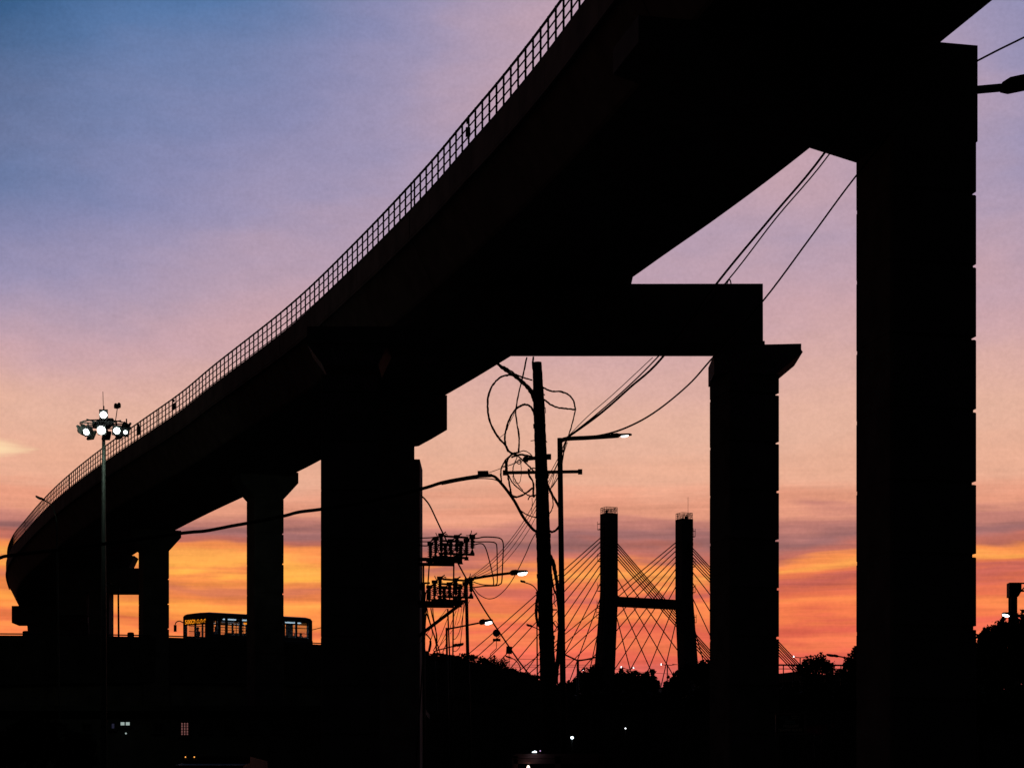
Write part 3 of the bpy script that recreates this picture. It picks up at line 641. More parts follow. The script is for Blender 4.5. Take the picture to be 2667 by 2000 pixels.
def t_lamp(cx, cy, L, Rr, D, wpole, litL, litR, label, bot, r=4.0):
    base = at(cx, bot, D); base.z = terrain(D); root = empty('street_lamp', base, label, 'street lamp', 'double lamps beyond the trees')
    MB().tube([base, at(cx, cy, D)], wpole/F*D/2, 8).build('pole', M['steel'], root, True)
    for (px, py), lit in ((L, litL), (Rr, litR)):
        MB().tube([at(cx, cy, D), at((cx+px)/2, (cy+py)/2-(-1), D), at(px, py, D)], wpole*.34/F*D, 5).build('arm', M['steel'], root, True)
        c = at(px, py, D); rr = r/F*D; b = MB()
        if lit:
            b.lathe([(.01, -.5*rr), (rr*.8, -.3*rr), (rr*1.1, 0), (rr*.3, .35*rr)], c, 10); h = b.build('lamp_head', M['iron'], root)
            MB().ball(c-Vector((0, rr*.4, rr*.1)), rr*.5, 10).build('lamp_lens', M['led'], h, True)
        else:
            dr = Vector((1 if px > cx else -1, 0, 0)); b.prism([(-rr*1.6, -.2*rr), (rr*1.8, -.15*rr), (rr*1.8, .1*rr), (-rr*1.4, .35*rr)], c-Vector((0, rr*.5, 0)), dr, Vector((0, 0, 1)), Vector((0, rr, 0))); b.build('lamp_head', M['iron'], root)
t_lamp(1505, 1720, (1447, 1691), (1552, 1711), 165, 6.5, False, False, 'dark double-armed lamp post between the steel lamp and the left bridge tower', 1800, 5)
t_lamp(1636, 1743, (1618, 1736), (1650, 1738), 330, 3, True, True, 'far double lamp with both lights lit, just right of the left bridge tower', 1800)
t_lamp(1738, 1731, (1722, 1729), (1757, 1730), 335, 3, True, False, 'far double lamp with only its left light lit, left of the right bridge tower', 1800)
t_lamp(2084, 1712, (2067, 1709), (2103, 1709), 325, 3, True, False, 'far double lamp with its left light lit, beside the bundle of backstays', 1800)
for x, y, lab in ((1519, 1744, 'tiny far lit lamp above the tree left of the left tower'), (1453, 1754, 'tiny far lit lamp between the leaning pole and the steel lamp'), (1832, 1722, 'tiny far lit lamp right of the right bridge tower')):
    D = 300; p = at(x, y, D); root = empty('street_lamp', Vector((p.x, D+.3, terrain(D))), lab, 'street lamp', None)
    MB().tube([(p.x, D+.3, terrain(D)), (p.x, D+.3, p.z)], .05, 6).build('pole', M['steel'], root); h = MB().box(p+Vector((0, .2, .12)), (.3, .5, .12)).build('lamp_head', M['iron'], root)
    MB().ball(p, .075, 8).build('lamp_lens', M['led'], h, True)

# ------------------------------------------------------------------ high mast light
def high_mast():
    D = 90; foot = at(270, 2000, D); foot.z = 0
    root = empty('high_mast_light', foot, 'tall mast at the left with a ring of blazing white floodlights', 'light mast')
    tp = at(270, 1098, D); MB().tube([foot, at(270, 1600, D), tp], [.16, .115, .068], 14).build('pole', M['steel'], root, True)
    b = MB(); rc = at(270, 1105, D); Rg = 1.0
    ring = [rc+Vector((Rg*math.cos(a), Rg*math.sin(a), 0)) for a in np.linspace(0, 2*math.pi, 17)]
    b.tube(ring, .028, 5, False)
    for k in range(8): a = 2*math.pi*k/8+.2; b.span(rc, rc+Vector((Rg*math.cos(a), Rg*math.sin(a), .05)), .05)
    b.lathe([(.30, -.12), (.34, -.1), (.34, .12), (.2, .2), (.12, .45), (.1, .5)], rc, 12)
    b.box(rc+Vector((.22, -.1, .08)), (.42, .3, .28)); b.box(rc+Vector((-.28, -.15, -.05)), (.3, .3, .22))
    b.build('lamp_carriage', M['iron'], root)
    def flood(px, py, yaw, rpx, lit, dd):
        c = at(px, py, D+dd); f_ = Vector((math.sin(yaw), -math.cos(yaw), -.55)).normalized(); sd = f_.cross(Vector((0, 0, 1))).normalized(); up = sd.cross(f_)
        b = MB(); b.box(c-f_*(-.02), (.36, .09, .42), sd, f_, up); b.box(c-f_*.14, (.22, .22, .26), sd, f_, up)
        b.span(c-f_*.1+up*.1, c-f_*.05+Vector((0, 0, .34)), .05)
        h = b.build('floodlight', M['iron'], root)
        rr = rpx*.92/F*D; cc = c+f_*.07
        MB().lathe([(rr, 0), (rr*.92, rr*.35), (rr*.6, rr*.65), (rr*.15, rr*.8)], cc, 16, f_).build('lens', M['lamp'] if lit else M['dark_glass'], h, True)
    for a in ((227.5, 1123, -.5, 8.6, True, -.6), (265, 1119, -.05, 11.5, True, -.9), (303.5, 1120, .35, 8.8, True, -.75), (325.5, 1124, .5, 5, True, -.2), (270, 1079, .1, 9.5, True, -.35)): flood(*a)
    for a in ((211, 1120, -1.75, 8, False, 0), (238, 1133, 2.6, 8, False, .6), (277, 1134, 3.0, 8, False, .9), (311, 1132, 2.4, 8, False, .6), (332, 1113, 1.9, 7, False, .1)): flood(*a)
    MB().span(tp, at(268, 1020, D), .022).build('lightning_rod', M['iron'], root)
    b = MB(); b.span(at(300, 1102, D), at(305.5, 1064, D), .03); b.span(at(301, 1063, D), at(311, 1062, D), .05)
    for x, y in ((301.5, 1057), (310, 1055.5)): b.lathe([(.02, -.11), (.075, -.10), (.08, .0), (.07, .07), (.03, .115)], at(x, y, D), 10)
    b.build('obstruction_lamps', M['iron'], root)
    for loc, aim, en in (((-1, -2.2, .5), at(200, 1840, 140), 330), ((.3, -.7, -.1), at(268, 1500, 90), 45)):
        ld = bpy.data.lights.new('floodlight_beam', 'SPOT'); lo = bpy.data.objects.new('floodlight_beam', ld); scene.collection.objects.link(lo)
        lo.parent = root; p = rc+Vector(loc); lo.location = p-foot; ld.energy = en; ld.color = (1, .86, .62) if en > 1000 else (.75, 1, .8); ld.spot_size = R(22 if en > 1000 else 70); ld.spot_blend = .9; ld.shadow_soft_size = .2
        lo.rotation_euler = (p-aim).to_track_quat('Z', 'Y').to_euler()
high_mast()

# ------------------------------------------------------------------ leaning utility pole, its tangle and wires
def utility_pole():
    D = 55; prof = [(1399, 944, 23), (1401, 1000, 26), (1404, 1060, 29), (1408, 1170, 30), (1412, 1280, 33), (1415, 1400, 36), (1418, 1480, 38), (1421, 1600, 37), (1425, 1700, 39), (1428, 1790, 42), (1434, 2000, 46)]
    foot = at(1436, 2000, D); foot.z = 0
    root = empty('utility_pole', foot, 'thick leaning utility pole wound with cables, two crossarms on it', 'utility pole')
    P = [at(x, y, D) for x, y, w in prof]+[foot]; Wd = [w for _, _, w in prof]+[48]
    pts = []; rs = []; rg = random.Random(4)
    for i in range(len(P)-1):
        for k in range(12): t = k/12; pts.append(P[i].lerp(P[i+1], t)); rs.append((Wd[i]*(1-t)+Wd[i+1]*t)/2/F*D*(1.06+rg.uniform(-.035, .03)))
    MB().tube(pts, rs, 12).build('pole', M['pole'], root)
    def arm(x0, y0, x1, y1, w, caps):
        b = MB(); a = at(x0, y0, D-.2); c = at(x1, y1, D-.2); b.span(a, c, .07, w/F*D)
        for px, py in caps: b.box(at(px, py, D-.2), (.11, .1, (w+5)/F*D))
        b.build('crossarm', M['iron'], root)
    arm(1312, 1231, 1513, 1228, 7.5, ((1315, 1231), (1511, 1228.5)))
    arm(1362, 1196, 1434, 1189, 8.5, ((1430, 1189.5), (1370, 1196)))
    arm(1395, 1543, 1420, 1544, 3.5, ()); arm(1430, 1587.5, 1451, 1587.5, 3, ())
    for y in (1110, 1240, 1395, 1500, 1590, 1660): 
        i = min(range(len(prof)), key=lambda k: abs(prof[k][1]-y)); x, yy, w = prof[i]; MB().lathe([(w/2/F*D+.02, -.05), (w/2/F*D+.025, .05)], at(x+(y-yy)*.02, y, D), 12).build('strap', M['iron'], root)
    for p, q in (((1397, 1146), (1382, 1148)), ((1415, 1060), (1421, 1062)), ((1420, 1061), (1421, 1076)), ((1417, 1026), (1419, 1030)), ((1422, 1148), (1425, 1152))): MB().span(at(*p, D-.1), at(*q, D-.1), .018).build('wire_stub', M['iron'], root)
utility_pole()
def A(L, ox, oy, s): return [(ox+x/s, oy+y/s) for x, y in L]
tangle = empty('cable_tangle', at(1360, 1560, 54.4), 'tangle of looped black cables hanging on the leaning utility pole', 'cables')
z6 = lambda L: A(L, 1240, 900, 3.19); z1 = lambda L: A(L, 1260, 1120, 5.927); z4 = lambda L: A(L, 1360, 1400, 4.147)
LOOPS = [
    (z6([(120, 90), (160, 135), (245, 205), (330, 262), (400, 322), (452, 385), (475, 440), (500, 520)]), 6.5),
    (z6([(330, 255), (380, 300), (430, 345), (470, 400), (490, 460)]), 8),
    (z6([(160, 140), (205, 172), (235, 178), (285, 208), (330, 240), (390, 265), (465, 287)]), 3.2),
    (z6([(300, 245), (280, 243), (200, 265), (135, 335), (100, 430), (97, 540), (112, 620), (140, 690), (190, 770), (245, 830), (275, 880), (330, 905)]), 4.6),
    (z6([(422, 95), (385, 270), (347, 430), (330, 560), (345, 680), (358, 790), (348, 895)]), 3.2),
    (z6([(476, 95), (470, 150), (480, 230)]), 4),
    (z6([(500, 640), (480, 560), (455, 510), (420, 492), (380, 495), (320, 540), (270, 630), (245, 720), (240, 800), (265, 880)]), 4.4),
    (z6([(330, 540), (310, 580), (275, 650), (245, 720), (185, 772)]), 1.3),
    (z6([(540, 335), (560, 350), (620, 378), (700, 382), (770, 410), (810, 460), (824, 527)]), 3.6),
    (z6([(545, 435), (565, 447), (620, 490), (680, 515), (760, 525), (826, 532)]), 3.6),
    (z6([(825, 528), (800, 640), (770, 740), (742, 820), (726, 900), (712, 1000)]), 2.8),
    (z1([(530, 345), (470, 360), (410, 395), (360, 480), (355, 600), (370, 700), (390, 800), (410, 920), (440, 1010), (520, 1030), (640, 980), (745, 895)]), 4.2),
    (z1([(470, 360), (390, 410), (330, 470), (275, 580), (262, 690), (275, 790)]), 3.2),
    (z1([(345, 480), (345, 560), (345, 640)]), 6),
    (z1([(380, 690), (430, 790), (490, 860), (570, 925), (640, 975), (700, 1010), (790, 1020)]), 2.8),
    (z1([(520, 400), (480, 500), (450, 600), (470, 740), (560, 880), (600, 925)]), 2.2),
    (z1([(500, 370), (560, 430), (640, 500), (740, 600), (790, 650)]), 3.2),
    (z1([(560, 440), (575, 560), (578, 680), (560, 790), (520, 825), (460, 790), (450, 700)]), 1.4),
    (z1([(545, 455), (580, 490), (545, 525), (510, 492), (545, 455)]), 2),
    (z1([(530, -20), (545, 100), (545, 230), (538, 350)]), 3.4),
    (z1([(520, 350), (620, 318), (700, 355), (745, 400)]), 2.2),
    (z1([(430, 420), (560, 380), (680, 395), (790, 430)]), 4.5),
    (z1([(300, 560), (420, 535), (520, 480), (600, 450)]), 1.8),
    (z1([(690, 600), (700, 700), (750, 780), (770, 850), (765, 950), (770, 1030)]), 4.2),
    (z1([(690, 640), (740, 590), (790, 590), (830, 640)]), 2.4),
    (z1([(800, 1000), (740, 1010), (700, 1040), (682, 1075)]), 2.6),
    (z1([(745, 1040), (748, 1130), (740, 1220), (750, 1300)]), 1.3),
    (z1([(560, 1230), (640, 1290), (720, 1325), (830, 1355)]), 2.6),
    (z1([(970, 820), (1010, 900), (1060, 1000), (1110, 1090), (1155, 1180)]), 5.4),
    (z1([(1160, 700), (1130, 760), (1080, 840), (1030, 905), (985, 950)]), 2.3),
    (z1([(1030, 970), (1062, 1060), (1070, 1150), (1045, 1240), (1000, 1300)]), 2.3),
    (z1([(1000, 1555), (1060, 1568), (1110, 1545), (1165, 1485)]), 4.8),
    (z1([(1090, 660), (1060, 800), (1030, 905)]), 1.3),
    (z4([(300, 190), (335, 270), (360, 400), (385, 560), (398, 760), (405, 950), (400, 1120), (392, 1300), (375, 1420), (365, 1560)]), 8.5),
    (z4([(315, 420), (345, 560), (375, 640), (390, 800), (392, 1000), (372, 1300), (350, 1450)]), 4),
    (z4([(165, 640), (148, 700), (143, 800), (150, 880), (175, 950), (200, 985)]), 3.2),
    (z4([(170, 600), (162, 720), (160, 860), (185, 960)]), 3.6),
    (z4([(335, 610), (350, 640), (345, 700), (362, 740)]), 1.6), (z4([(335, 920), (360, 900), (385, 940), (380, 990), (350, 1015), (335, 1000)]), 1.4),
    (z4([(330, 900), (370, 960), (400, 930)]), 2.6),
]
for i, (P, w) in enumerate(LOOPS): cable(P, w, 54.6+.25*math.sin(i*1.7), None, 'cable_loop', tangle, .12)
def wire(pix, w, D, D2, label, name='overhead_wire', group=None, wob=0):
    o = cable(pix, w, D, D2, name, None, wob); return top(o, label, 'wire', group)
wire([(-60, 1462), (0, 1452), (22, 1447), (150, 1432), (300, 1412), (475, 1388), (530, 1383), (570, 1376), (600, 1370), (640, 1363), (700, 1352), (745, 1342), (780, 1333), (842, 1325), (960, 1305), (1097, 1273), (1150, 1257), (1200, 1247), (1245, 1240), (1280, 1238)], 7.5, 50, 54, 'thick sagging cable bundle running from the left edge to the leaning pole', 'cable_bundle')
wire([(1280, 1238), (1292, 1244), (1315, 1270), (1340, 1305), (1362, 1345), (1385, 1375), (1398, 1385), (1412, 1395)], 6.5, 54, 54.8, 'thick black cable sweeping down into the left side of the leaning pole', 'cable_bundle')
wire([(1150, 1262), (1200, 1252), (1245, 1246), (1285, 1248), (1305, 1258)], 2.2, 54, 54.4, 'thin cable hanging just under the thick bundle left of the leaning pole')
wire([(1130, 1263), (1190, 1253), (1240, 1237), (1262, 1234), (1290, 1225), (1330, 1210), (1362, 1200)], 1.4, 54, 54.7, 'thin tie wire from the cable joint up to the upper crossarm')
b = MB(); b.span(at(1244, 1231.5, 53.9), at(1272, 1231, 53.9), .16, .08); b.span(at(1250, 1236, 53.9), at(1276, 1237, 53.9), .1, .05); top(b.build('cable_joint_box', M['iron']), 'flat black joint box clipped on the cable bundle left of the leaning pole', 'cable joint')
for (pp, w, D1, D2, lab) in (
    ([(2330, 120), (2148, 398), (2010, 565), (1868, 737), (1725, 931), (1640, 1010), (1560, 1080), (1475, 1141)], 5.2, 44, 60, 'thickest wire from the steel lamp rising steeply past the portal beam'),
    ([(2350, 120), (2160, 402), (2020, 570), (1890, 737), (1712, 931), (1630, 1012), (1550, 1082), (1475, 1141)], 3.2, 46, 60, 'thinner wire close beside the thickest one over the portal beam'),
    ([(2400, 250), (2227, 462), (2110, 620), (1988, 783), (1856, 932), (1790, 1005), (1700, 1077), (1620, 1118), (1550, 1136), (1478, 1143)], 3.9, 46, 60, 'lowest wire from the steel lamp passing right of the portal beam'),
    ([(1700, 931), (1600, 1024), (1530, 1085), (1475, 1141)], 1.6, 58, 60, 'thin wire fanning out from the steel lamp under the portal beam'),
    ([(2440, 214), (2542, 161), (2600, 131), (2667, 98), (2760, 50)], 4.2, 58, 50, 'wire crossing the sky at the top right corner'),
    ([(1097, 1291), (1106, 1299), (1120, 1318), (1140, 1360), (1165, 1412), (1200, 1480), (1228, 1530), (1262, 1588), (1300, 1645), (1345, 1712), (1375, 1752)], 3.3, 52, 56, 'brown wire slanting from the pier down past the signs to the ramp'),
    ([(1223, 1504), (1262, 1475), (1300, 1440), (1345, 1385), (1380, 1330), (1400, 1290), (1450, 1200), (1472, 1150)], 1.5, 90, 60, 'uppermost of the thin wires from the lit lamp to the steel lamp'),
    ([(1223, 1506), (1268, 1478), (1308, 1440), (1352, 1385), (1388, 1330), (1410, 1290), (1455, 1200), (1472, 1152)], 1.4, 90, 60, 'second of the thin wires from the lit lamp to the steel lamp'),
    ([(1226, 1507), (1280, 1480), (1322, 1440), (1362, 1385), (1392, 1335), (1430, 1260), (1460, 1190), (1476, 1152)], 1.3, 90, 60, 'third of the thin wires from the lit lamp to the steel lamp'),
    ([(1228, 1509), (1290, 1484), (1335, 1440), (1374, 1385), (1396, 1345), (1440, 1262), (1465, 1190), (1478, 1152)], 1.3, 90, 60, 'lowest of the thin wires from the lit lamp to the steel lamp'),
    ([(1232, 1528), (1245, 1545), (1262, 1556), (1277, 1559), (1295, 1553), (1318, 1532), (1340, 1500), (1368, 1445), (1382, 1412), (1397, 1385)], 1.9, 90, 56, 'sagging wire loop under the arm of the lit lamp'),
    ([(812, 1640), (860, 1628)], 1.6, 175, 178, 'thin reddish wire behind the tail of the bus')):
    wire(pp, w, D1, D2, lab)
for k, (a, b_) in enumerate((((1000, 1708), (1600, 1718)), ((1000, 1726), (1600, 1731)), ((1000, 1732), (1600, 1736)), ((1600, 1742), (1780, 1756)))):
    wire([a, ((a[0]+b_[0])/2, (a[1]+b_[1])/2+2), b_], .8, 340, 340, ['highest', 'middle', 'third', 'lowest'][k]+' of the hair-thin far wires near the horizon', group='hair-thin far wires')

# ------------------------------------------------------------------ electrical switch structure
def switchyard():
    D = 70; foot = at(1140, 2000, D); foot.z = 0
    root = empty('switch_structure', foot, 'steel pole structure with two tiers of ribbed insulators and switch bars beside the broad pier', 'power structure')
    def pole(x0, y0, x1, y1, w, dd=0):
        a = at(x0, y0, D+dd); c = at(x1, y1, D+dd); g = c+(c-a)*((c.z-0)/(a.z-c.z)); MB().tube([g, a], w/2/F*D, 8).build('post', M['iron'], root, True)
    pole(1103, 1467, 1103.5, 1760, 4.5); pole(1103, 1520, 1104, 1760, 8.5, .25); pole(1118, 1470, 1112, 1560, 3.5, .2); pole(1182, 1466, 1179, 1760, 4, -.1); pole(1166, 1585, 1173, 1760, 4, .3)
    def beam(x0, y0, x1, y1, w, dd=0, m='iron', nm='beam'):
        MB().span(at(x0, y0, D+dd), at(x1, y1, D+dd), .1, w/F*D).build(nm, M[m], root)
    for dy, dx in ((0, 0), (112, -3)):
        beam(1088, 1456+dy, 1204+dx, 1458+dy*1.02, 9, -.1); beam(1090, 1469+dy*.97, 1182+dx, 1470+dy*.97, 8, -.3)
        beam(1142+dx, 1441+dy, 1236+dx, 1444+dy, 5.5, .8, 'iron'); beam(1126+dx, 1450+dy, 1220+dx, 1453+dy, 5.5, .4); beam(1110+dx, 1461+dy, 1204+dx, 1464+dy, 5.5, 0)
        beam(1157+dx, 1396+dy, 1220+dx, 1400+dy, 4.6, .8, nm='switch_bar'); beam(1152+dx, 1408+dy, 1206+dx, 1411+dy, 4.6, .4, nm='switch_bar'); beam(1140+dx, 1419+dy, 1196+dx, 1421+dy, 3.6, 0, nm='switch_bar')
        for (x, y0, y1, dd) in ((1121, 1418, 1452, 0), (1135, 1405, 1441, .4), (1149, 1395, 1436, .8), (1160, 1420, 1456, 0), (1174, 1410, 1446, .4), (1190, 1399, 1437, .8), (1200, 1420, 1456, 0), (1215, 1409, 1446, .4), (1230, 1398, 1429, .8)):
            a = at(x+dx, y1+dy, D+dd); h = (y1-y0)/F*D; n = 6; pr = [(.03, 0)]
            for k in range(n): z = h*(.06+.86*k/n); pr += [(.052, z), (.112-.014*(k % 2), z+h*.05), (.054, z+h*.085)]
            pr += [(.065, h*.95), (.065, h), (.02, h+.02)]
            b = MB().lathe(pr, a, 10); b.lathe([(.085, -.16), (.07, -.14), (.02, -.02), (.02, .01)], a, 8)
            b.build('insulator', M['porcelain'], root)
            c = at(x+dx, y0+dy-2, D+dd); MB().box(c, (.2, .14, .10)).span(c, c+Vector((.16, 0, .10)), .04).build('terminal', M['iron'], root)
        for P in ([(1140, 1398), (1136, 1390), (1135, 1387)], [(1214, 1394), (1222, 1394), (1227, 1388), (1228, 1381)], [(1158, 1396), (1160, 1391), (1164, 1391), (1164, 1396)]):
            q = [(x+dx, y+dy) for x, y in P]; cable(q, 1.8, D, None, 'arcing_horn', root, 0)
        for k in range(6):
            x = 1128+k*15+dx; cable([(x, 1424+dy), (x+8, 1432+dy+3*(k % 2)), (x+16, 1418+dy+3*(k % 3))], 1.5, D+.3, None, 'jumper_wire', root, 0)
            cable([(x+4, 1437+dy), (x+10, 1428+dy), (x+15, 1436+dy)], 1.8, D+.1, None, 'jumper_wire', root, 0)
            MB().span(at(x+2, 1446+dy, D+.4), at(x+12, 1430+dy, D+.4), .03).build('operating_rod', M['iron'], root)
    MB().span(at(1090, 1656, D-.3), at(1206, 1568, D-.3), .1, 8/F*D).build('brace', M['iron'], root)
    for pix, w in (([(1088, 1401), (1120, 1400), (1136, 1398), (1148, 1399)], 2.4), ([(1088, 1410), (1120, 1410), (1128, 1404)], 2.2), ([(1088, 1420), (1108, 1421), (1118, 1420)], 2.6), ([(1125, 1440), (1122, 1415), (1126, 1403), (1134, 1399)], 1.8),
                   ([(1234, 1402), (1245, 1401), (1262, 1398), (1290, 1399), (1303, 1402), (1309, 1409), (1311, 1425), (1309, 1470), (1307, 1512), (1302, 1521), (1290, 1525), (1262, 1526), (1230, 1530)], 2.7),
                   ([(1228, 1411), (1260, 1410.5), (1280, 1411), (1290, 1414), (1294, 1424), (1295, 1470), (1295, 1515), (1291, 1523)], 2.5),
                   ([(1232, 1419), (1240, 1417), (1251, 1415), (1260, 1419), (1268, 1436), (1279, 1478), (1285, 1508), (1285, 1522), (1278, 1526)], 2.5),
                   ([(1233, 1515), (1248, 1520), (1265, 1523), (1300, 1524)], 2.2)):
        cable(pix, w, D-.2, None, 'conductor', root)
    rg = random.Random(9)
    W = [([(1104, 1587), (1112, 1600), (1124, 1635), (1140, 1680), (1146, 1700)], 2.6), ([(1112, 1583), (1116, 1605), (1126, 1640), (1134, 1668), (1139, 1700)], 2.4), ([(1122, 1583), (1125, 1600), (1131, 1625), (1138, 1660), (1136, 1692)], 2.6), ([(1127, 1583), (1129, 1608), (1135, 1640), (1137, 1672), (1132, 1690)], 2.4),
         ([(1105, 1646), (1118, 1660), (1121, 1668), (1116, 1695)], 3), ([(1121, 1668), (1121, 1680), (1117, 1697)], 5), ([(1124, 1637), (1126, 1652), (1121, 1668)], 1.6), ([(1168, 1604), (1150, 1650), (1136, 1680), (1128, 1694)], 1.4), ([(1166, 1640), (1152, 1668), (1140, 1692)], 1.4), ([(1166, 1656), (1150, 1676), (1134, 1694)], 1.2),
         ([(1163, 1585), (1150, 1603), (1130, 1625), (1108, 1655)], 1.2), ([(1188, 1590), (1182, 1605), (1176, 1622), (1171, 1640)], 1.3), ([(1196, 1580), (1190, 1605), (1184, 1630), (1172, 1650)], 1), ([(1204, 1575), (1198, 1610), (1190, 1628)], 1), ([(1208, 1572), (1206, 1600), (1203, 1640), (1198, 1680), (1193, 1690), (1186, 1696), (1180, 1694)], 1.5),
         ([(1212, 1566), (1204, 1610), (1198, 1640), (1190, 1658), (1184, 1664), (1178, 1663)], 1.4), ([(1224, 1562), (1219, 1572), (1216, 1580)], 1), ([(1094, 1530), (1100, 1528), (1108, 1548), (1104, 1580)], 2), ([(1112, 1560), (1114, 1540), (1120, 1528), (1132, 1524)], 2.2), ([(1108, 1590), (1106, 1560), (1112, 1535)], 2.6), ([(1096, 1548), (1098, 1560), (1099, 1575)], 2), ([(1092, 1676), (1102, 1664)], 1.2), ([(1092, 1662), (1100, 1650), (1101, 1645)], 1.2), ([(1166, 1664), (1156, 1690), (1150, 1700)], 1.2), ([(1164, 1672), (1158, 1688), (1154, 1700)], 1)]
    for P, w in W: cable(P, w, D+rg.uniform(-.2, .4), None, 'hanging_wire', root)
    b = MB(); b.box(at(1108, 1518, D), (.3, .1, .05)); b.box(at(1100, 1528, D), (.16, .12, .2)); b.build('cutout_fuse', M['iron'], root)
switchyard()

# ------------------------------------------------------------------ signs
def signs():
    X, D = fly(1290); D = D-.4
    base = at(1277, 1712, D); base.z -= .6; root = empty('round_traffic_sign', base, 'round sign above a short plate, on a crooked post over the flyover', 'road sign')
    b = MB(); P = [base, at(1277, 1703, D), at(1293, 1688, D), at(1293, 1650, D)]
    for p, q in zip(P, P[1:]): b.span(p, q, .055)
    b.span(at(1277, 1703, D), at(1293, 1688, D), .06); b.build('post', M['iron'], root)
    MB().lathe([(9.7/F*D, -.02), (9.9/F*D, 0), (9.7/F*D, .02)], at(1293, 1648, D-.1), 28, Vector((0, 1, 0))).build('sign_disc', M['iron'], root)
    MB().box(at(1293.5, 1666, D-.1), (20/F*D, .03, 7/F*D)).build('sign_plate', M['iron'], root)
    D = fly(1326)[1]-.4; base = at(1326, 1722, D); base.z -= .8; root = empty('square_traffic_sign', base, 'upright rectangular sign on a short post near the arched lamp', 'road sign')
    MB().span(base, at(1326, 1690, D), .06).build('post', M['iron'], root)
    MB().box(at(1326, 1692.5, D-.1), (15.5/F*D, .03, 19.5/F*D), Vector((1, 0, -.06)), Vector((0, 1, 0)), Vector((.06, 0, 1))).build('sign_plate', M['iron'], root)
signs()
def text_mesh(s, size, m, name, parent, loc, ex, ez, bold=0.0, extr=.004):
    c = bpy.data.curves.new('t', 'FONT'); c.body = s; c.size = size; c.align_x = 'LEFT'; c.offset = bold; c.extrude = extr
    o = bpy.data.objects.new('t', c); scene.collection.objects.link(o)
    me = bpy.data.meshes.new_from_object(o.evaluated_get(bpy.context.evaluated_depsgraph_get())); bpy.data.objects.remove(o); bpy.data.curves.remove(c)
    ex = Vector(ex).normalized(); ez = Vector(ez); ez = (ez-ex*ez.dot(ex)).normalized(); ey = ez.cross(ex)*1
    m4 = Matrix(((ex.x, ez.x, -ey.x, 0), (ex.y, ez.y, -ey.y, 0), (ex.z, ez.z, -ey.z, 0), (0, 0, 0, 1)))
    me.transform(m4); me.transform(Matrix.Translation(Vector(loc)-wloc(parent))); me.materials.clear(); me.materials.append(m)
    ob = bpy.data.objects.new(name, me); scene.collection.objects.link(ob); ob.parent = parent; return ob
def rules_sign():
    D = 62; p0 = at(2021, 1910, D); p1 = at(2096, 1858, D); c = (p0+p1)/2
    root = empty('traffic_rules_sign', Vector((c.x, D, 0)), 'dim dark green board reading FOLLOW TRAFFIC RULES, right of the portal column', 'sign')
    W = p1.x-p0.x; H = p1.z-p0.z
    MB().box(c+Vector((0, .05, 0)), (W, .05, H)).build('board', M['signface'], root)
    b = MB()
    for z in (-H/2, H/2): b.box(c+Vector((0, 0, z)), (W+.04, .08, .03))
    for x in (-W/2, W/2): b.box(c+Vector((x, 0, 0)), (.03, .08, H+.03))
    b.build('frame', M['tin'], root)
    for x in (-W*.35, W*.35): MB().tube([(c.x+x, D+.12, 0), (c.x+x, D+.12, c.z+H/2)], .04, 8).build('post', M['iron'], root)
    sx = D/F
    text_mesh('FOLLOW', 10*sx, M['letter'], 'lettering', root, at(2040, 1893.5, D-.01), (1, 0, .02), (0, 0, 1), .004)
    text_mesh('TRAFFIC RULES', 9.2*sx, M['letter'], 'lettering', root, at(2026, 1904.5, D-.01), (1, 0, .03), (0, 0, 1), .004)
    rg = random.Random(3)
    for y, x0, x1, m in ((1866, 2031, 2054, 'letter2'), (1871, 2031, 2055, 'letter2'), (1864.5, 2061, 2083, 'letter'), (1870, 2062, 2083, 'letter'), (1877, 2045, 2056, 'letter'), (1882, 2045, 2056, 'letter'), (1878, 2058, 2070, 'letter2'), (1882, 2058, 2070, 'letter2')):
        b = MB(); x = x0
        while x < x1: w = rg.uniform(1.2, 3); b.box(at(x+w/2, y+rg.uniform(-.5, .5), D-.01), (w*sx*.9, .01, rg.uniform(1.6, 3.2)*sx)); x += w+rg.uniform(.3, .8)
        b.build('small_lettering', M[m], root)
rules_sign()
for k, (x0, y0, x1, y1, lab) in enumerate(((2102, 1890, 2123, 1911, 'maroon cloth banner nearest the traffic rules sign'), (2122, 1887, 2142, 1916, 'middle maroon cloth banner right of the traffic rules sign, longest of the row'), (2140, 1885, 2156, 1904, 'third maroon cloth banner right of the traffic rules sign'), (2167, 1884, 2175, 1895, 'small separate maroon cloth banner at the right end of the row'))):
    D = 66+k*.8; a = at(x0, y0, D); c = at(x1, y1, D); root = empty('cloth_banner', Vector(((a.x+c.x)/2, D, 0)), lab, 'banner', 'maroon banners beside the sign')
    vs = []; n = 9
    for i in range(n+1):
        t = i/n; xx = a.x+(c.x-a.x)*t; yy = D+.03*math.sin(t*14+k)
        for j in range(6): s = j/5; zz = a.z+(c.z-a.z)*s*(1-.25*abs(math.sin(t*5+k))*s); vs.append((xx, yy*1+.02*math.sin(s*6), zz))
    b = MB().poly(vs, [(i*6+j, (i+1)*6+j, (i+1)*6+j+1, i*6+j+1) for i in range(n) for j in range(5)]); ob = b.build('cloth', M['cloth'], root); md = ob.modifiers.new('solid', 'SOLIDIFY'); md.thickness = .012
    b = MB(); b.span((a.x-.03, D, a.z+.02), (c.x+.03, D, a.z+.02), .035); b.span((a.x, D+.05, 0), (a.x, D+.05, a.z+.03), .03); b.span((c.x, D+.05, 0), (c.x, D+.05, a.z+.03), .03); b.build('frame', M['iron'], root)

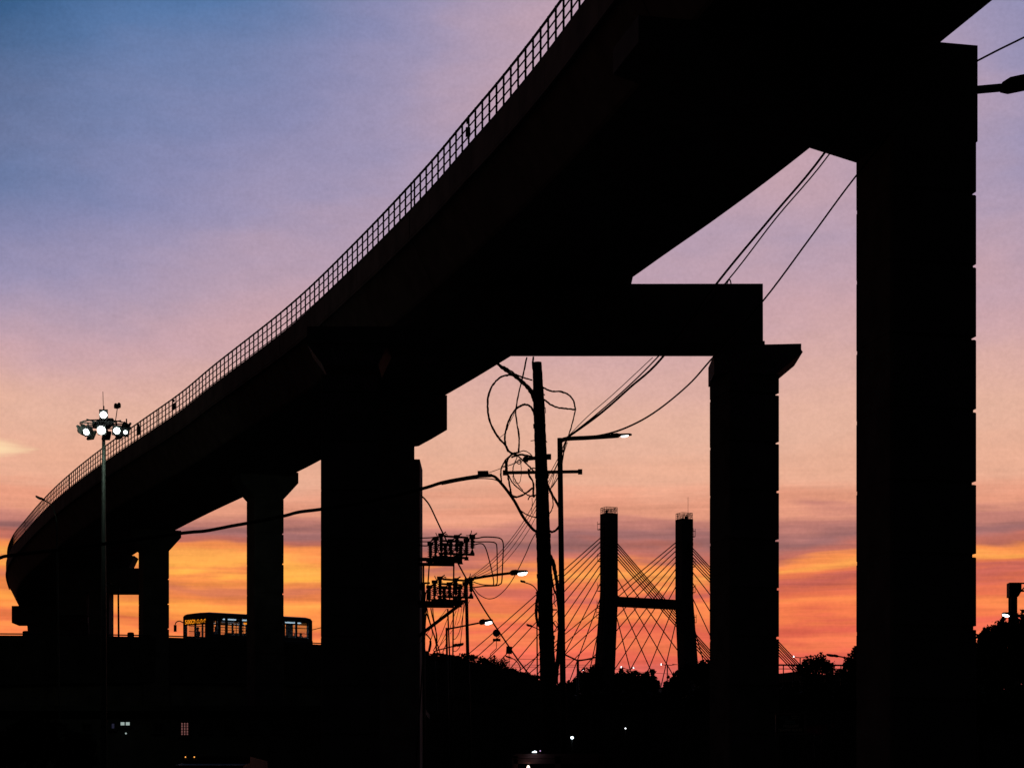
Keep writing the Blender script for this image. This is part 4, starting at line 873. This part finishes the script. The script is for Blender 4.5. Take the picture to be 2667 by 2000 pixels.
# ------------------------------------------------------------------ gantry at the right edge
def gantry():
    D = 150; def_ = lambda x, y, dd=0: at(x, y, D+dd)
    foot = at(2638, 2000, D); foot.z = 0; root = empty('lattice_gantry', foot, 'steel gantry with a lattice column and truss beam at the right edge', 'gantry')
    b = MB(); b.prism([((x-2638)/F*D, (HY-y)/F*D) for x, y in ((2626, 1555), (2648, 1555), (2650, 1553), (2657, 1541), (2657, 1518), (2626, 1518))], Vector((foot.x, D-.4, CAMZ)), Vector((1, 0, 0)), Vector((0, 0, 1)), Vector((0, .9, 0))).build('gantry_head', M['iron'], root)
    b = MB(); w = 3.9/F*D; zt = def_(0, 1555).z
    for x in (2632.2, 2643.5):
        for dd in (-.35, .35): X = def_(x, 0).x; b.box((X, D+dd, zt/2), (5.2/F*D, .12, zt))
    z = zt-.1; k = 0
    x0, x1 = def_(2634, 0).x, def_(2642, 0).x
    while z > .4:
        a, c = ((x0, x1) if k % 2 else (x1, x0)); b.span((a, D-.35, z), (c, D-.35, z-.33), .10); b.box((x0 if k % 2 else x1, D-.35, z-.02), (.14, .05, .16)); z -= .33; k += 1
    b.build('lattice_column', M['iron'], root)
    b = MB()
    for y, w in ((1518.5, 3.6), (1538.5, 4.2)):
        for dd in (-.4, .4): b.span(def_(2655, y, dd), def_(3000, y, dd), .1, w/F*D)
    for i in range(18):
        xa = 2660+i*18; b.span(def_(xa, 1519, -.4), def_(xa, 1538, -.4), .035); b.span(def_(xa, 1538, -.4), def_(xa+18, 1519, -.4), .09)
    b.build('truss_beam', M['iron'], root)
    b = MB(); X = def_(2985, 0).x; b.box((X, D, zt/2), (.4, .4, zt)); b.build('lattice_column', M['iron'], root)
gantry()

# ------------------------------------------------------------------ bus with passengers
E1 = Vector((-.82, .57, 0)).normalized(); E2 = Vector((.57, .82, .045)).normalized(); UZ = Vector((0, 0, 1))
C0 = at(541, 1592, 157)-UZ*3.12
def BP(a, b, c): return C0+E1*a+E2*b+UZ*c
def bus():
    root = empty('city_bus', BP(1.25, 6, 0), 'dark city bus crossing the flyover with lit ceiling strips and an orange destination display', 'bus')
    def slab(nm, a0, a1, b0, b1, c0, c1, m, par=root, mb=None):
        p = [BP(a, b, c) for c in (c0, c1) for a, b in ((a0, b0), (a1, b0), (a1, b1), (a0, b1))]; mb2 = mb or MB(); mb2.hexa(p)
        return mb2 if mb is not None else mb2.build(nm, M[m], par)
    b = MB()
    slab('', 0, .09, 0, 12, .35, 1.42, '', mb=b); slab('', 2.41, 2.5, 0, 12, .35, 1.42, '', mb=b)
    slab('', .09, 2.41, 0, .09, .35, 1.18, '', mb=b); slab('', .09, 2.41, 11.91, 12, .35, 1.6, '', mb=b); slab('', .09, 2.41, .09, 11.91, .35, .5, '', mb=b)
    b.build('lower_body', M['busred'], root)
    # roof with a rounded section and rounded ends
    pr = [(0, 2.70), (0, 2.95), (.06, 3.05), (.3, 3.11), (1.25, 3.13), (2.2, 3.10), (2.44, 3.04), (2.5, 2.95), (2.5, 2.70)]
    vs = []; ends = [(0, .16), (.12, .05), (.5, 0), (11.5, 0), (11.85, .06), (12, .2)]
    for bb, dr in ends: vs += [BP(a, bb, c-dr*(1 if c > 2.75 else 0)*((c-2.70)/.43)) for a, c in pr]
    n = len(pr); MB().poly(vs, [tuple(range(n)), tuple((len(ends)-1)*n+i for i in range(n-1, -1, -1))]+[(i*n+k, i*n+(k+1) % n, (i+1)*n+(k+1) % n, (i+1)*n+k) for i in range(len(ends)-1) for k in range(n)]).build('roof', M['busred'], root)
    b = MB()
    side = [(0, .62), (1.14, 1.42), (1.96, 2.2), (3.48, 3.80), (5.3, 5.55), (6.9, 7.15), (8.5, 8.75), (10.0, 10.2), (11.55, 12)]
    for b0, b1 in side:
        slab('pillar', 0, .08, b0, b1, 1.42, 2.70, 'busred'); slab('pillar', 2.44, 2.5, (b0+b1)/2-.08, (b0+b1)/2+.08, 1.42, 2.70, 'busred')
    for q in ((0, .28, 0, .10, 1.18, 2.7), (2.36, 2.5, 0, .10, 1.18, 2.7), (1.22, 1.34, 0, .09, 1.18, 2.2), (.0, .5, 11.9, 12, 1.6, 2.7), (2.0, 2.5, 11.9, 12, 1.6, 2.7)): slab('pillar', *q, 'busred')
    b = MB()
    for a in (.03, 2.47): slab('', a-.02, a+.02, .6, 11.6, 2.19, 2.24, '', mb=b); slab('', a-.02, a+.02, .6, 11.6, 1.78, 1.82, '', mb=b)
    for bb in (2.95, 4.6, 6.2, 7.8, 9.4, 10.8): slab('', 2.45, 2.49, bb, bb+.05, 1.42, 2.7, '', mb=b)
    for bb in (1.6, 4.9, 8.2): slab('', .9, .94, bb, bb+.035, .5, 2.7, '', mb=b); slab('', 1.6, 1.64, bb, bb+.035, .5, 2.7, '', mb=b)
    slab('', .9, .93, 1, 11.5, 2.3, 2.33, '', mb=b); slab('', 1.6, 1.63, 1, 11.5, 2.3, 2.33, '', mb=b); b.build('window_bars', M['iron'], root)
    for a in (.04, 2.46):
        for (p0, p1), (q0, q1) in zip(side, side[1:]):
            slab('window', a-.008, a+.008, p1, q0, 1.42, 2.44, 'glass'); slab('quarter_light', a-.009, a+.009, p1, q0, 2.44, 2.70, 'dark_glass')
    slab('windscreen', .28, 2.36, .03, .05, 1.18, 2.2, 'glass'); slab('rear_window', .5, 2.0, 11.94, 11.96, 1.6, 2.7, 'glass')
    for b0, b1 in ((.30, .52),): slab('ceiling_light', .10, .2, b0, b1+.15, 2.52, 2.72, 'strip')
    for b0, b1 in ((2.1, 3.45), (4.0, 4.9), (5.6, 6.9), (7.3, 8.5), (8.8, 11)): slab('ceiling_light', .30, .42, b0, b1, 2.60, 2.68, 'strip')
    for b0, b1 in ((2.1, 3.45), (4.0, 5.3), (5.6, 6.9)): slab('luggage_panel', .50, .54, b0, b1, 2.40, 2.69, 'panelglow')  # panels are no lamps; their faint glow imitates strip light on them
    b = slab('display_housing', .05, 2.45, -.03, .08, 2.2, 2.72, 'iron')
    # amber dot display on the front: 500D and local script
    ex = -E1; o = BP(2.28, -.045, 2.30)
    text_mesh('500D', .44, M['amber'], 'lettering', b, o, ex, UZ, .0, .003)
    rg = random.Random(11); g = MB(); yv = -.045
    for i in range(7):
        a0 = 1.36-i*.175
        P = [BP(a0-.13*(.5+.5*math.cos(t)), yv, 2.42+.02*i*.0+.085*math.sin(t)) for t in np.linspace(.4+i, 5.6+i, 9)]
        g.tube(P, .009, 4)
        if i % 2 == 0: g.span(BP(a0, yv, 2.54), BP(a0-.12, yv, 2.57), .035)
        if i in (2, 3): g.span(BP(a0-.05, yv, 2.30), BP(a0-.1, yv, 2.34), .035)
    g.build('lettering', M['amber'], b)
    s = MB(); 
    for i, (b0, b1, c0, c1) in enumerate(((4.05, 4.9, 2.30, 2.44), (4.35, 4.55, 2.44, 2.58), (4.6, 4.9, 2.48, 2.58))): slab('', .075, .09, b0, b1, c0, c1, '', mb=s)
    s.build('side_display', M['amber'], root)
    # mirror on its curved arm
    m = MB(); m.tube(catmull([BP(2.45, -.05, 2.42), BP(2.62, -.25, 2.55), BP(2.86, -.35, 2.48), BP(2.95, -.38, 2.3)], 4), .04, 5)
    mr = m.build('mirror_arm', M['iron'], root); MB().box(BP(2.95, -.38, 2.02), (.2, .12, .5)).build('mirror', M['iron'], mr)
    for side_, a in ((0, .14), (1, 2.36)):
        for bb in (2.6, 8.8):
            w = MB().lathe([(.2, -.13), (.46, -.13), (.48, 0), (.46, .13), (.2, .13)], BP(a, bb, .47), 20, E1).build('wheel', M['black'], root); MB().lathe([(.05, -.15), (.2, -.14), (.22, .14), (.05, .15)], BP(a, bb, .47), 14, E1).build('rim', M['steel'], w)
    for a in (.35, 2.15): MB().box(BP(a, -.02, .75), (.35, .06, .18), E1, E2).build('headlight', M['white'], root)
    b = MB()
    for bb in (2.4, 3.3, 4.2, 5.1, 6.0, 6.9, 7.8, 8.7, 9.6, 10.5):
        for a in (.5, 2.0): slab('', a-.38, a+.38, bb, bb+.42, .5, .95, '', mb=b); slab('', a-.38, a+.38, bb+.38, bb+.48, .95, 1.62, '', mb=b)
    b.build('seats', M['iron'], root)
bus()
def person_mesh():
    J = [(0, 0, 0), (0, -.02, .18), (0, -.01, .36), (0, 0, .50), (0, .0, .60), (.17, 0, .48), (.22, -.02, .24), (.18, -.25, .14), (-.17, 0, .48), (-.22, -.02, .24), (-.18, -.25, .14),
         (.1, -.05, 0), (.12, -.45, .02), (.12, -.47, -.42), (.12, -.58, -.44), (-.1, -.05, 0), (-.12, -.45, .02), (-.12, -.47, -.42), (-.12, -.58, -.44), (0, -.01, .70), (0, -.015, .80)]
    Ed = [(0, 1), (1, 2), (2, 3), (3, 4), (4, 19), (19, 20), (3, 5), (5, 6), (6, 7), (3, 8), (8, 9), (9, 10), (0, 11), (11, 12), (12, 13), (13, 14), (0, 15), (15, 16), (16, 17), (17, 18)]
    rad = [.15, .15, .16, .12, .055, .07, .05, .035, .07, .05, .035, .09, .075, .05, .04, .09, .075, .05, .04, .10, .085]
    me = bpy.data.meshes.new('person'); me.from_pydata(J, Ed, []); o = bpy.data.objects.new('person', me); scene.collection.objects.link(o)
    md = o.modifiers.new('skin', 'SKIN')
    for v, r in zip(me.skin_vertices[0].data, rad): v.radius = (r, r)
    me.skin_vertices[0].data[0].use_root = True
    o.modifiers.new('sub', 'SUBSURF').levels = 1; o.modifiers['sub'].render_levels = 1
    m2 = bpy.data.meshes.new_from_object(o.evaluated_get(bpy.context.evaluated_depsgraph_get())); bpy.data.objects.remove(o)
    m2.materials.clear(); m2.materials.append(M['shirt']); m2.name = 'person'; m2.polygons.foreach_set('use_smooth', [True]*len(m2.polygons)); return m2
pm = person_mesh(); hm = MB(); hm.lathe([(.02, -.03), (.10, -.02), (.112, .04), (.08, .10), (.02, .125)], (0, .015, .78), 12); hair0 = hm.build('hair', M['hair'], None, True); hair_me = hair0.data; bpy.data.objects.remove(hair0)
rotz = math.atan2(E2.y, E2.x)-math.pi/2
PP = [(1.9, .95, 1.25, 'seated driver at the front of the bus, behind the windscreen'), (.75, 1.7, 1.22, 'passenger just behind the front door of the bus'), (2.0, 2.6, 1.02, 'passenger seen through the second side window of the bus'), (.5, 3.3, 1.0, 'passenger by the near window ahead of the middle pillar of the bus'),
      (2.0, 4.2, 1.05, 'passenger on the far side near the orange side display of the bus'), (.5, 4.25, 1.06, 'passenger next to the orange side display of the bus'), (.5, 10.55, 1.0, 'passenger in the last near window of the bus'), (2.0, 9.65, 1.02, 'passenger on the far side in the rear of the bus'), (.6, 11.3, 1.05, 'rearmost passenger, by the back corner of the bus')]
for a, bb, c, lab in PP:
    root = empty('person', BP(a, bb, c-.05), lab, 'person', 'passengers inside the bus'); root.rotation_euler = (0, 0, rotz); body = bpy.data.objects.new('body', pm); h = bpy.data.objects.new('hair', hair_me)
    for o in (body, h): scene.collection.objects.link(o); o.parent = root

# ------------------------------------------------------------------ low buildings under the flyover and the things at the bottom
def low_building():
    D = 118; x0, x1 = at(-120, 0, D).x, at(1085, 0, D).x; H = zat(1853, D); root = empty('low_building', Vector(((x0+x1)/2, D, 0)), 'long low dark building under the flyover with two lit windows', 'building')
    holes = [(300, 345, 1872, 1894, 'win', 'window'), (464, 496, 1877, 1918, 'winpink', 'window'), (286, 300, 1884, 1900, 'faint', 'window')]
    MB().box(((x0+x1)/2, D+4, H/2), (x1-x0, 8, H)).build('wall', M['wall'], root)
    MB().box(((x0+x1)/2, D+3.6, H+.15), (x1-x0+.8, 9.4, .28)).build('roof_slab', M['wall'], root)
    def window(px0, px1, py0, py1, m, panes, bars=0, lab=None):
        a, c = at(px0, py1, D), at(px1, py0, D); W, Hh = c.x-a.x, c.z-a.z; cx, cz = (a.x+c.x)/2, (a.z+c.z)/2; b = MB()
        for z in (a.z, c.z): b.box((cx, D-.05, z), (W+.12, .14, .08))
        for i in range(panes+1): b.box((a.x+W*i/panes, D-.05, cz), (.06, .13, Hh))
        for k in range(bars): b.box((cx, D-.06, a.z+Hh*(k+1)/(bars+1)), (W, .06, .035))
        f = b.build('window', M['iron'], root, label=lab); MB().box((cx, D-.012, cz), (W, .02, Hh)).build('pane', M[m], f); MB().box((cx, D-.15, a.z-.07), (W+.3, .3, .06)).build('sill', M['wall'], f)
    window(313, 340, 1878, 1890, 'win', 2, 0, 'small two-pane window with cold white light'); window(471, 492, 1880, 1915, 'winpink', 3, 4, 'tall barred window with dim reddish light'); window(290, 300, 1882, 1898, 'faint', 1)
    for px in range(30, 1060, 62):
        if all(abs(px-q) > 40 for q in (320, 480, 295)): window(px, px+22, 1884, 1906, 'dark_glass', 2)
    for px in (150, 390, 640, 880): a = at(px, 1960, D); MB().box((a.x, D-.03, 1.1), (1.1, .08, 2.2)).build('door', M['iron'], root)
    p = at(328, 1909, D-.4); MB().ball(p, .05, 8).build('wall_lamp', M['win'], root)
    b = MB().box(at(850, 1850, D-.3), (20/F*D, .1, 9/F*D), Vector((1, 0, -.12))); top(b.build('shop_board', M['board']), 'small dim green board low in the dark left of the broad pier', 'sign board')
low_building()
def right_building():
    D = 135; x0, x1 = at(1085, 0, D).x, at(2900, 0, D).x; b = MB(); H = zat(1855, D)
    root = empty('boundary_wall', Vector(((x0+x1)/2, D, 0)), 'long dark concrete boundary wall along the bottom right below the trees', 'wall')
    MB().box(((x0+x1)/2, D+.2, H/2), (x1-x0, .35, H)).build('wall', M['wall'], root); MB().box(((x0+x1)/2, D+.2, H+.06), (x1-x0, .5, .12)).build('coping', M['wall'], root)
    for i in range(14): MB().box((x0+(x1-x0)*(i+.5)/14, D-.1, H/2), (.4, .3, H)).build('buttress', M['wall'], root)
right_building()
def van():
    D = 45; root = empty('minibus', at(1450, 2000, D)*1.0, 'dim reddish minibus at the bottom edge, only its roof and window frame showing', 'minibus'); root.location.z = 0
    xa, xb = at(1335, 0, D).x, at(1572, 0, D).x; ztop = zat(1962, D); zb = .45; L = 5
    X = Vector((1, 0, 0)); b = MB()
    def pr(a0, a1): return [(a0, zb), (a1, zb), (a1, ztop-.12), (a1-.1, ztop), (a0+.1, ztop), (a0, ztop-.12)]
    b.box(((xa+xb)/2, D+L/2, (zb+1.6)/2+.1), (xb-xa, L, 1.6-zb)); b.build('lower_body', M['van'], root)
    b = MB(); b.prism([(xa, ztop-.10), (xb, ztop-.10), (xb, ztop-.04), (xb-.08, ztop), (xa+.08, ztop), (xa, ztop-.04)], (0, D, 0), X, UZ, Vector((0, L, 0))); b.build('roof', M['van'], root)
    b = MB()
    for x in (xa+.05, (xa+xb)/2, xb-.05):
        for y in (D+.05, D+L*.35, D+L*.68, D+L-.05): MB().box((x, y, (1.6+ztop)/2), (.12, .1, ztop-1.7)).build('pillar', M['van'], root)
    b.box(((xa+xb)/2, D+.05, ztop-.16), (xb-xa-.05, .1, .1)); b.build('header', M['van'], root)
    MB().box(((xa+xb)/2, D+.06, (1.6+ztop)/2), (xb-xa-.1, .02, ztop-1.8)).build('rear_window', M['dark_glass'], root)
    for x in (xa+.1, xb-.1):
        for y in (D+1, D+L-1): MB().lathe([(.1, -.1), (.33, -.1), (.35, 0), (.33, .1), (.1, .1)], (x, y, .35), 16, X).build('wheel', M['black'], root)
    MB().ball(at(1376, 1998, D-.04), .035, 10, 1.4).build('tail_lamp', emitm('warm_white_lamp', (1, .75, .6), 3), root, True)
    g = MB()
    for x, y, r in ((1389, 1957.5, .012), (1393, 1956, .016), (1396, 1957.5, .014), (1387, 1958, .01)): g.ball(at(x, y, D-.15), r, 8)
    g.span(at(1386, 1958, D-.13), at(1398, 1958, D-.13), .015); g.build('roof_lamp', M['blue'], root)
    MB().ball(at(1407, 1954.5, D-.1), .014, 8).build('roof_lamp', emitm('violet_lamp', (.6, .4, .7), 1), root)
van()
def truck():
    D = 60; x0, x1 = at(462, 0, D).x, at(640, 0, D).x; zt = zat(1966, D); root = empty('truck', Vector(((x0+x1)/2, D, 0)), 'dark truck at the bottom edge with two small amber lamps on its roof', 'truck')
    MB().box(((x0+x1)/2, D+3.2, (zt+.9)/2), (x1-x0, 4.4, zt-.9)).build('cargo_box', M['truck'], root)
    b = MB(); b.prism([(D-.9, .6), (D+.9, .6), (D+.9, zt-.2), (D-.5, zt-.3), (D-.8, 1.9)], (x0, 0, 0), Vector((0, 1, 0)), UZ, Vector((x1-x0, 0, 0))); c = b.build('cab', M['truck'], root)
    MB().box(((x0+x1)/2, D-.76, 2.3), (x1-x0-.3, .04, .7), Vector((1, 0, 0)), Vector((0, 1, 0)), Vector((0, .3, 1))).build('windscreen', M['dark_glass'], c)
    for x in (x0+.2, x1-.2):
        for y in (D, D+4.3): MB().lathe([(.1, -.14), (.46, -.14), (.48, 0), (.46, .14), (.1, .14)], (x, y, .48), 16, Vector((1, 0, 0))).build('wheel', M['black'], root)
    for x in (483, 506): p = at(x, 1970.5, D-.55); MB().box(p+Vector((0, .1, -.06)), (.1, .1, .06)).build('lamp_bracket', M['iron'], root); MB().ball(p, .019, 8).build('marker_lamp', M['tail'], root)
truck()
def bollard_lamp(x, y, D, r, m, lab):
    p = at(x, y, D); root = empty('lamp_post', Vector((p.x, D+.1, 0)), lab, 'lamp'); MB().tube([(p.x, D+.1, 0), (p.x, D+.1, p.z+.1)], .04, 8).build('pole', M['iron'], root)
    h = MB().box(p+Vector((0, .06, .07)), (.2, .25, .05)).build('lamp_head', M['iron'], root); MB().ball(p, r, 10).build('lamp_lens', M[m], h, True)
bollard_lamp(1490, 1920, 85, .06, 'blue', 'small blue-white lamp in the dark below the steel street lamp')
bollard_lamp(1629, 1896, 100, .028, 'led', 'tiny white lamp in the dark below the left bridge tower')
